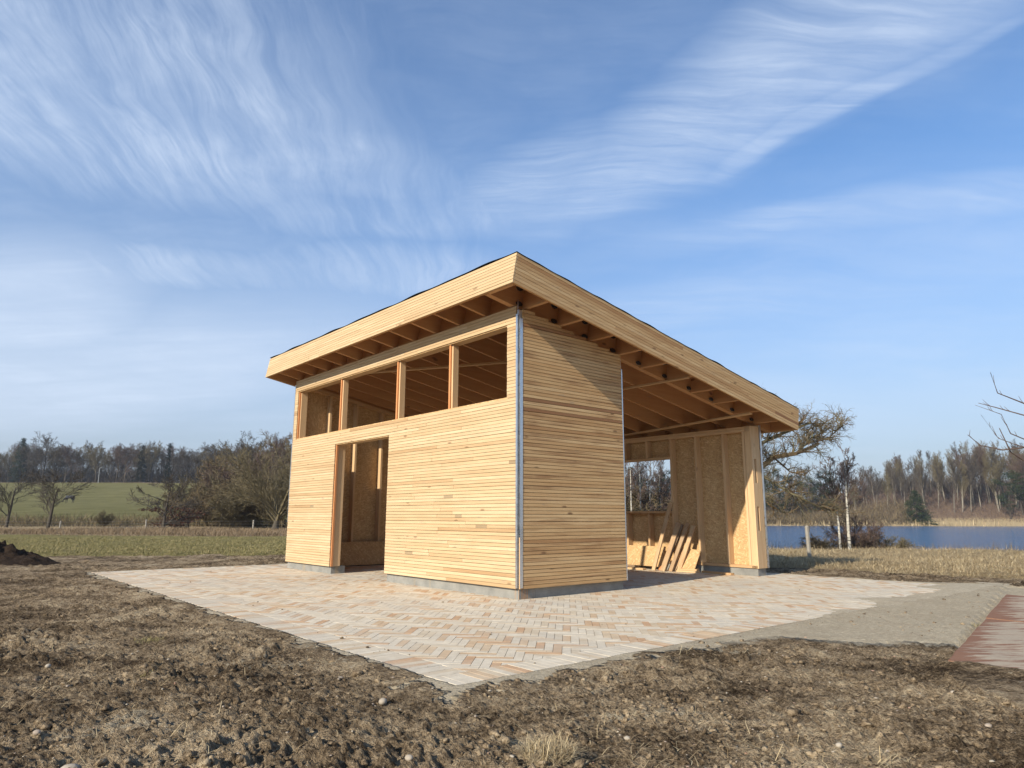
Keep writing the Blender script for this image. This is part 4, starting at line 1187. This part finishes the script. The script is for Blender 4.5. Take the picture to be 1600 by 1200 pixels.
# trees and shrubs between the fence and the hill
proto('fan', 501, shape(levels=4, seg=[3, 6, 5, 4], kids=[15, 9, 7, 6], t0=[.55, .12, .1, .1], ang=[46, 32, 32, 30], trop=[.0, .045, .05, .05], wob=[.05, .07, .11, .14], ratio=[3.6, .50, .50, .55], rmin=.010, tw=.026, tips=3, taper=.45, rr=.42, up=.15), 1.5, .30, {'trunk': bark_dark, 'branches': twig_olive})
plant('fan', 'spreading_tree', px(423, 54), 54, 'broad bare tree with a short trunk and fanning limbs beside the pavilion', 'tree', None, 1.0, (1.15, .96))
proto('small', 502, shape(levels=4, seg=[7, 6, 4, 3], kids=[10, 7, 5, 3], t0=[.25, .15, .15, .1], ang=[52, 36, 34, 32], trop=[.02, .05, .05, .05], wob=[.05, .08, .1, .12], ratio=[.78, .5, .55, .9], rmin=.010, tw=.020, tips=1, taper=.5, rr=.40), 3.5, .13, {'trunk': bark_dark, 'branches': bark_dark})
plant('small', 'bare_sapling', px(61, 55), 55, 'small dark bare tree with spreading limbs in front of the grazing horse', 'tree', None, .4, (1.2, 1.0))
plant('small', 'bare_sapling', px(-6, 60), 60, 'small bare tree at the left edge of the photo behind the fence', 'tree', None, 2.2, (1.2, 1.05))
proto('copper', 503, shape(levels=4, seg=[5, 5, 4, 3], kids=[14, 7, 6, 5], t0=[.05, .1, .1, .1], ang=[60, 42, 40, 38], trop=[.03, .02, .03, .03], wob=[.08, .1, .14, .18], ratio=[.85, .45, .45, .5], rmin=.010, tw=.022, tips=2, taper=.6, leaf=.8, leafz=1.5, leafsize=.13), 3.1, .12, {'trunk': bark_dark, 'branches': twig_grey, 'leaves': leaf_copper})
plant('copper', 'leafy_shrub', px(245, 54), 54, 'dark shrub still holding copper-brown leaves, behind the fence', 'shrub', None, 0, (1.15, 1.08))
plant('copper', 'leafy_shrub', px(285, 58), 58, 'second copper-leaved shrub just right of the larger one', 'shrub', None, 2.5, (.9, .62))
for (u, d_, s_, h_, k, lb) in ((147, 60, .34, .36, 0, 'small round bare bush alone on the pasture edge'), (300, 62, 1.1, 1.0, 2, 'tan bare bush right of the copper-leaved shrub'), (322, 64, 1.2, 1.15, 0, 'olive bare bush in the thicket right of the copper shrub'),
                           (345, 66, 1.2, 1.45, 1, 'reddish bare bush in the middle of the thicket'), (368, 63, 1.2, 1.3, 2, 'pale tan bush in the thicket left of the fan-shaped tree'), (390, 66, 1.2, 1.7, 1, 'tall reddish bush behind the fan-shaped tree'),
                           (272, 66, 1.1, 1.1, 0, 'olive bush behind the copper-leaved shrub'), (352, 60, .9, .85, 0, 'low olive bush near the fence'), (410, 62, 1.2, 1.1, 2, 'tan bush under the fan-shaped tree'), (436, 60, 1.2, 1.2, 0, 'olive bush next to the pavilion corner'), (460, 70, 1.4, 1.9, 1, 'tall red-twigged bush half behind the pavilion'), (330, 76, 1.4, 1.9, 2, 'high tan bush at the back of the thicket')):
    plant('brush%d' % k, 'bare_bush', px(u, d_), d_, lb, 'bush', None, u, (s_, h_ * .86))
for (u, d_, s_) in ((346, 120, .82), (372, 112, .88), (398, 105, .80), (320, 130, .7), (425, 100, .88)):
    plant('field%d' % (u % 4), 'bare_alder', px(u, d_), d_, {346: 'rounded bare tree above the thicket, left of the tallest', 372: 'tallest bare tree rising above the thicket', 398: 'bare tree between the thicket and the fan-shaped tree', 320: 'smaller bare tree at the left end of the thicket', 425: 'bare tree directly behind the fan-shaped tree'}[u], 'tree', None, u, (s_ * .78, s_ * .86))

# far shore, right
rl = random.Random(9)
for row, (dep, step, s0) in enumerate(((204, 15, .95), (214, 17, 1.0), (226, 18, 1.0))):
    u = 1345 + row * 6
    while u < 1700:
        k = rl.choice((0, 1, 2, 3)); s_ = s0 * rl.uniform(.82, 1.0) * np.interp(u, [1345, 1430, 1480, 1560, 1700], [.60, .66, .76, .92, .92])
        plant('beech%d' % k, 'beech', px(u, dep), dep + rl.uniform(-4, 4), ('tall bare tree with a pale slanting trunk low on the reddish slope across the lake', 'bare tree standing halfway up the reddish slope across the lake', 'bare tree on the crest of the reddish slope across the lake')[row], 'tree', ('bare trees low on the slope across the lake', 'bare trees halfway up the slope', 'bare trees on the crest of the slope')[row], rl.uniform(0, 6), (s_, s_))
        u += step * rl.uniform(.7, 1.3)
u = 930
while u < 1345:
    k = rl.choice((0, 1, 2, 3)); s_ = rl.uniform(.75, .95); dep = rl.uniform(212, 232)
    plant('field%d' % k if rl.random() < .4 else 'beech%d' % k, 'bare_tree', px(u, dep), dep, 'bare tree in the mixed wood behind the pines across the lake', 'tree', 'bare trees behind the pines', rl.uniform(0, 6), (s_, s_)); u += rl.uniform(13, 24)
u = 975; cnt = 0
while u < 1325:
    k = cnt % 3; s_ = rl.uniform(.80, 1.05); dep = rl.uniform(194, 206)
    plant('pine%d' % k, 'pine', px(u, dep), dep, 'dark green pine in the dense group on the far shore', 'tree', 'pines on the far shore', rl.uniform(0, 6), (s_ * 1.15, s_ * .95)); u += rl.uniform(12, 20); cnt += 1
plant('young_spruce', 'young_spruce', px(1448, 193), 193, 'low broad green conifer standing at the far water line', 'tree', None, 0, (1.1, 1.0))
plant('pine1', 'pine', px(1598, 196), 196, 'dark green pine at the right edge across the lake', 'tree', None, 0, (1.1, .8))
plant('pine0', 'pine', px(1618, 199), 199, 'second pine just outside the right edge across the lake', 'tree', None, 2, (1.1, .8))

# birches
BP = shape(levels=4, seg=[9, 5, 4, 3], kids=[16, 6, 5, 4], t0=[.45, .2, .2, .1], ang=[34, 34, 34, 34], trop=[.03, .06, .02, .0], wob=[.045, .09, .12, .15], ratio=[.28, .42, .45, .5], rmin=.006, tw=.012, tips=2, taper=.5, rr=.35)
proto('birch0', 601, BP, 4.0, .060, {'trunk': birchm, 'branches': twig_red}); proto('birch1', 602, BP, 4.2, .075, {'trunk': birchm, 'branches': twig_red})
plant('birch0', 'birch', px(1322, 27.5), 27.5, 'thinner left-hand white birch on the near lake shore', 'tree', None, .5, (1, .92), -.55)
plant('birch1', 'birch', px(1337, 27.3), 27.3, 'forked white birch beside the thinner one on the near shore', 'tree', None, 0, (1, .95), -.55)
plant('brush1', 'bare_bush', px(1352, 28), 28, 'reddish twiggy bush at the foot of the birches', 'bush', None, 3, (.42, .42), -.8)
plant('brush0', 'bare_bush', px(1385, 29), 29, 'low arching bush right of the birches on the shore', 'bush', None, 1, (.5, .26), -.8)
plant('brush2', 'bare_bush', px(1300, 28.5), 28.5, 'low brush left of the birches on the shore', 'bush', None, 2, (.5, .26), -.8)
for k, u in enumerate((990, 1003, 1021, 1040)):
    plant('birch%d' % (k % 2), 'birch', px(u, 44 + k), 44 + k, ('leftmost', 'second', 'third', 'rightmost')[k] + ' slim white birch seen through the window opening of the low wall', 'tree', None, k * 2., (1.0, 1.55 + .1 * (k % 2)), -1.0)
for k, u in enumerate((985, 1012, 1035)):
    plant('brush%d' % k, 'bare_bush', px(u, 48), 48, ('olive', 'reddish', 'tan')[k] + ' bush seen low through the window opening', 'bush', None, k, (1.2, 1.0), -1.2)

# gnarled oak behind the pavilion: explicit limbs, then twigs
ok_ = Tree(701); OKD = 25.0
def P3(u, v, d_=OKD): return Vector((px(u, d_) - px(1170, OKD), d_ - OKD, 1 + (809 - v) / 1130. * d_ * 1.0))
ok_.tube('trunk', [Vector((0, 0, -.2)), Vector((.02, 0, 1.2)), Vector((.05, .1, 2.2))], [.30, .25, .21], 8, .4)
OP = shape(levels=4, seg=[4, 4, 4, 3], kids=[6, 5, 8, 6], t0=[.15, .15, .1, .1], ang=[50, 50, 50, 48], trop=[.05, .08, .06, .03], wob=[.15, .2, .22, .25], ratio=[.55, .55, .5, .6], rmin=.007, tw=.010, tips=1, taper=.4, rr=.55)
for path, r0 in (([(1172, 770), (1195, 735), (1225, 712), (1262, 706), (1300, 690)], .16), ([(1175, 745), (1205, 690), (1245, 672), (1290, 655)], .12), ([(1262, 706), (1290, 680), (1315, 682), (1342, 660)], .055),
                 ([(1290, 680), (1295, 660), (1320, 655)], .04), ([(1240, 672), (1262, 650)], .04), ([(1195, 735), (1240, 765), (1280, 785), (1318, 800)], .06), ([(1185, 760), (1215, 790), (1235, 800)], .05), ([(1172, 740), (1180, 690), (1205, 660), (1225, 650)], .10), ([(1165, 740), (1130, 700), (1090, 690)], .12), ([(1225, 712), (1250, 735), (1275, 742)], .045)):
    pts = [P3(u, v, OKD + rl.uniform(-.8, .8)) for u, v in path]
    ok_.tube('branches', pts, [r0 * .8 * (1 - .6 * k / (len(pts) - 1)) for k in range(len(pts))], 6, rl.random())
    for a, b_ in zip(pts[:-1], pts[1:]):
        for k in range(8 if r0 > .05 else 4):
            q = a.lerp(b_, rl.random()); d = ((b_ - a).normalized() + Vector((rl.gauss(0, .6), rl.gauss(0, .6), rl.gauss(.45, .5)))).normalized()
            ok_.grow(q, d, rl.uniform(.5, 1.25) * (1 if r0 > .05 else .6), .03, 2, OP)
V_, F_, T_ = ok_.parts['branches']
oak = ok_.build('gnarled_oak', {'trunk': bark_lichen, 'branches': bark_lichen}, (px(1170, OKD), OKD, 0))
tag(oak, 'gnarled bare oak with mossy ochre limbs behind the low end of the pavilion', 'tree')

# tree whose branches enter at the right edge
br = Tree(801); BD = 14.0
br.tube('trunk', [Vector((2.6, .5, -.1)), Vector((2.5, .3, 2.0)), Vector((2.2, .1, 3.6))], [.16, .13, .07], 7, .5)
def PB(u, v): return Vector((px(u, BD) - px(1600, BD), rl.uniform(-.25, .25), 1 + (806 - v) / 1130. * BD))
for path, r0 in (([(1780, 700), (1650, 690), (1600, 696), (1575, 687), (1553, 670)], .022), ([(1780, 690), (1660, 650), (1600, 625), (1580, 616)], .02), ([(1660, 690), (1610, 670), (1592, 640), (1571, 620)], .014), ([(1780, 660), (1660, 620), (1610, 600), (1595, 568)], .02), ([(1650, 700), (1615, 690), (1590, 678), (1563, 640)], .012), ([(1750, 770), (1660, 740), (1620, 700), (1600, 660)], .03)):
    pts = [PB(u, v) for u, v in path]; br.tube('branches', pts, [r0 * (1 - .75 * k / (len(pts) - 1)) for k in range(len(pts))], 5, .5)
    for a, b_ in zip(pts[:-1], pts[1:]):
        for k in range(2):
            q = a.lerp(b_, rl.random()); d = ((b_ - a).normalized() + Vector((rl.gauss(0, .3), rl.gauss(0, .3), rl.gauss(.25, .3)))).normalized(); ln_ = rl.uniform(.05, .17)
            br.tube('branches', [q, q + d * ln_ * .5 + Vector((0, 0, .02)), q + d * ln_ + Vector((0, 0, .06))], [.006, .005, .003], 3, .5)
bt = br.build('overhanging_tree', {'trunk': bark_dark, 'branches': twig_red}, (px(1600, BD), BD, 0))
tag(bt, 'bare tree mostly outside the frame whose thin reddish twigs enter at the right edge', 'tree')

# ------------------------------------------------------------------ posts, fence, pole
def post_mesh(h, w_): 
    v = []
    for z_, s_ in ((-.3, 1), (h - .02, .96), (h, .80)):
        for a in range(6): v.append((math.cos(a * math.pi / 3) * w_ * s_ / 2, math.sin(a * math.pi / 3) * w_ * s_ / 2, z_ + (.015 if a < 2 and z_ > 0 else 0)))
    f = [(k * 6 + a, k * 6 + (a + 1) % 6, k * 6 + 6 + (a + 1) % 6, k * 6 + 6 + a) for k in range(2) for a in range(6)] + [tuple(12 + a for a in range(6))]
    return v, f
v, f = post_mesh(.78, .105)
o = make('wooden_post', v, f, postm, None, .2); o.location = (7.72, 18.5, gz1(7.72, 18.5)); o.rotation_euler = (.0, R(-2), .4)
tag(o, 'single weathered grey post standing in the dry grass before the lake', 'post')
fence = empty('field_fence', (px(217, 52), 52, 0)); tag(fence, 'wire field fence on round wooden posts across the left field', 'fence')
tops = []
for u, d_, h_ in ((-150, 48, .75), (-20, 49, .72), (80, 50, .62), (217, 51, .72), (388, 52, .74), (520, 54, .7)):
    v, f = post_mesh(h_, .13); o = make('post', v, f, postm, fence, .1); x = px(u, d_); zg = gz1(x, d_)
    o.location = (x - fence.location.x, d_ - 52, zg + .02); o.rotation_euler = (0, R(rl.uniform(-4, 4)), 0); tops.append(Vector((x - fence.location.x, d_ - 52 - .08, zg + h_)))
for dz in (.06, .26, .46):
    wt = Tree(1)
    for a, b_ in zip(tops[:-1], tops[1:]):
        wt.tube('w', [a - Vector((0, 0, dz)), a.lerp(b_, .5) - Vector((0, 0, dz + .02)), b_ - Vector((0, 0, dz))], [.007] * 3, 3, .5)
    V_, F_, T_ = wt.parts['w']; make('wire', V_, F_, wirem, fence)
v, f = [], []
wt = Tree(1); wt.tube('w', [Vector((0, 0, -.5)), Vector((0, 0, 5.2))], [.11, .09], 8, .5); wt.tube('w', [Vector((0, 0, 5.15)), Vector((.4, 0, 5.35)), Vector((.7, 0, 5.3))], [.06, .09, .08], 6, .5)
V_, F_, T_ = wt.parts['w']; o = make('lamp_pole', V_, F_, polem); x = px(133, 248); o.location = (x, 248, gz1(x, 248)); tag(o, 'pale grey pole at the crest of the pasture in front of the wood', 'pole')

# ------------------------------------------------------------------ horse grazing on the hill (skinned skeleton)
HX, HY = px(90, 150), 150.
horse = empty('horse', (HX, HY, gz1(HX, HY)), R(8)); tag(horse, 'dark horse in a grey rug grazing on the green slope', 'horse')
nodes = {'pel': (.62, 0, 1.28, .30), 'mid': (0, 0, 1.20, .33), 'sho': (-.55, 0, 1.25, .30), 'nk': (-.88, 0, 1.12, .18), 'poll': (-1.18, 0, .72, .12), 'hd': (-1.28, 0, .42, .11), 'mz': (-1.25, 0, .14, .075),
         'tb': (.90, 0, 1.22, .07), 'tm': (.98, 0, .85, .07), 'te': (.96, 0, .50, .03), 'e1': (-1.12, .06, .86, .025), 'e2': (-1.12, -.06, .86, .025)}
edges = [('pel', 'mid'), ('mid', 'sho'), ('sho', 'nk'), ('nk', 'poll'), ('poll', 'hd'), ('hd', 'mz'), ('pel', 'tb'), ('tb', 'tm'), ('tm', 'te'), ('poll', 'e1'), ('poll', 'e2')]
for sgn, sd in ((1, 'l'), (-1, 'r')):
    dx = .06 * sgn
    for nm, p in (('fk', (-.55 + dx, .16 * sgn, .62, .075)), ('fp', (-.55 + dx, .16 * sgn, .18, .05)), ('ff', (-.58 + dx, .16 * sgn, .03, .065)), ('fe', (-.50 + dx, .15 * sgn, .98, .13)),
                  ('hk', (.52 + dx, .17 * sgn, .92, .16)), ('hh', (.80 + dx, .17 * sgn, .56, .075)), ('hp', (.72 + dx, .17 * sgn, .18, .05)), ('hf', (.68 + dx, .17 * sgn, .03, .065))): nodes[nm + sd] = p
    edges += [('sho', 'fe' + sd), ('fe' + sd, 'fk' + sd), ('fk' + sd, 'fp' + sd), ('fp' + sd, 'ff' + sd), ('pel', 'hk' + sd), ('hk' + sd, 'hh' + sd), ('hh' + sd, 'hp' + sd), ('hp' + sd, 'hf' + sd)]
ks = list(nodes); me = bpy.data.meshes.new('body'); me.from_pydata([nodes[k][:3] for k in ks], [(ks.index(a), ks.index(b_)) for a, b_ in edges], [])
hb = bpy.data.objects.new('body', me); COL.objects.link(hb); hb.parent = horse; me.materials.append(horsem)
hb.modifiers.new('skin', 'SKIN'); hb.modifiers.new('sub', 'SUBSURF').render_levels = 1
for k, sv in enumerate(me.skin_vertices[0].data): sv.radius = (nodes[ks[k]][3],) * 2; sv.use_root = (ks[k] == 'mid')
V, Fc = [], []
for a in range(9):
    xx = -.66 + 1.48 * a / 8
    for b_ in range(11):
        an = math.pi * (-.12 + 1.24 * b_ / 10); V.append((xx, math.cos(an) * .37, 1.22 + math.sin(an) * .36 + .02 * math.cos(a)))
Fc = [(a * 11 + b_, a * 11 + b_ + 1, a * 11 + b_ + 12, a * 11 + b_ + 11) for a in range(8) for b_ in range(10)]
o = make('rug', V, Fc, rugm, horse); o.modifiers.new('thick', 'SOLIDIFY').thickness = .03

# ------------------------------------------------------------------ thin spring haze
hz = bpy.data.materials.new('haze'); hz.use_nodes = True; t = NT(hz.node_tree); t.n.clear()
vol = t.node('ShaderNodeVolumePrincipled'); vol.inputs['Color'].default_value = (.80, .88, 1, 1); vol.inputs['Density'].default_value = .00024; vol.inputs['Anisotropy'].default_value = .2
t.l.new(vol.outputs[0], t.node('ShaderNodeOutputMaterial').inputs['Volume'])
hb_ = make('haze', boxv(-1700, 1700, -1700, 1700, -4, 45), BOXF, hz); tag(hb_, 'thin pale haze over the fields and the lake', 'haze', kind='stuff')
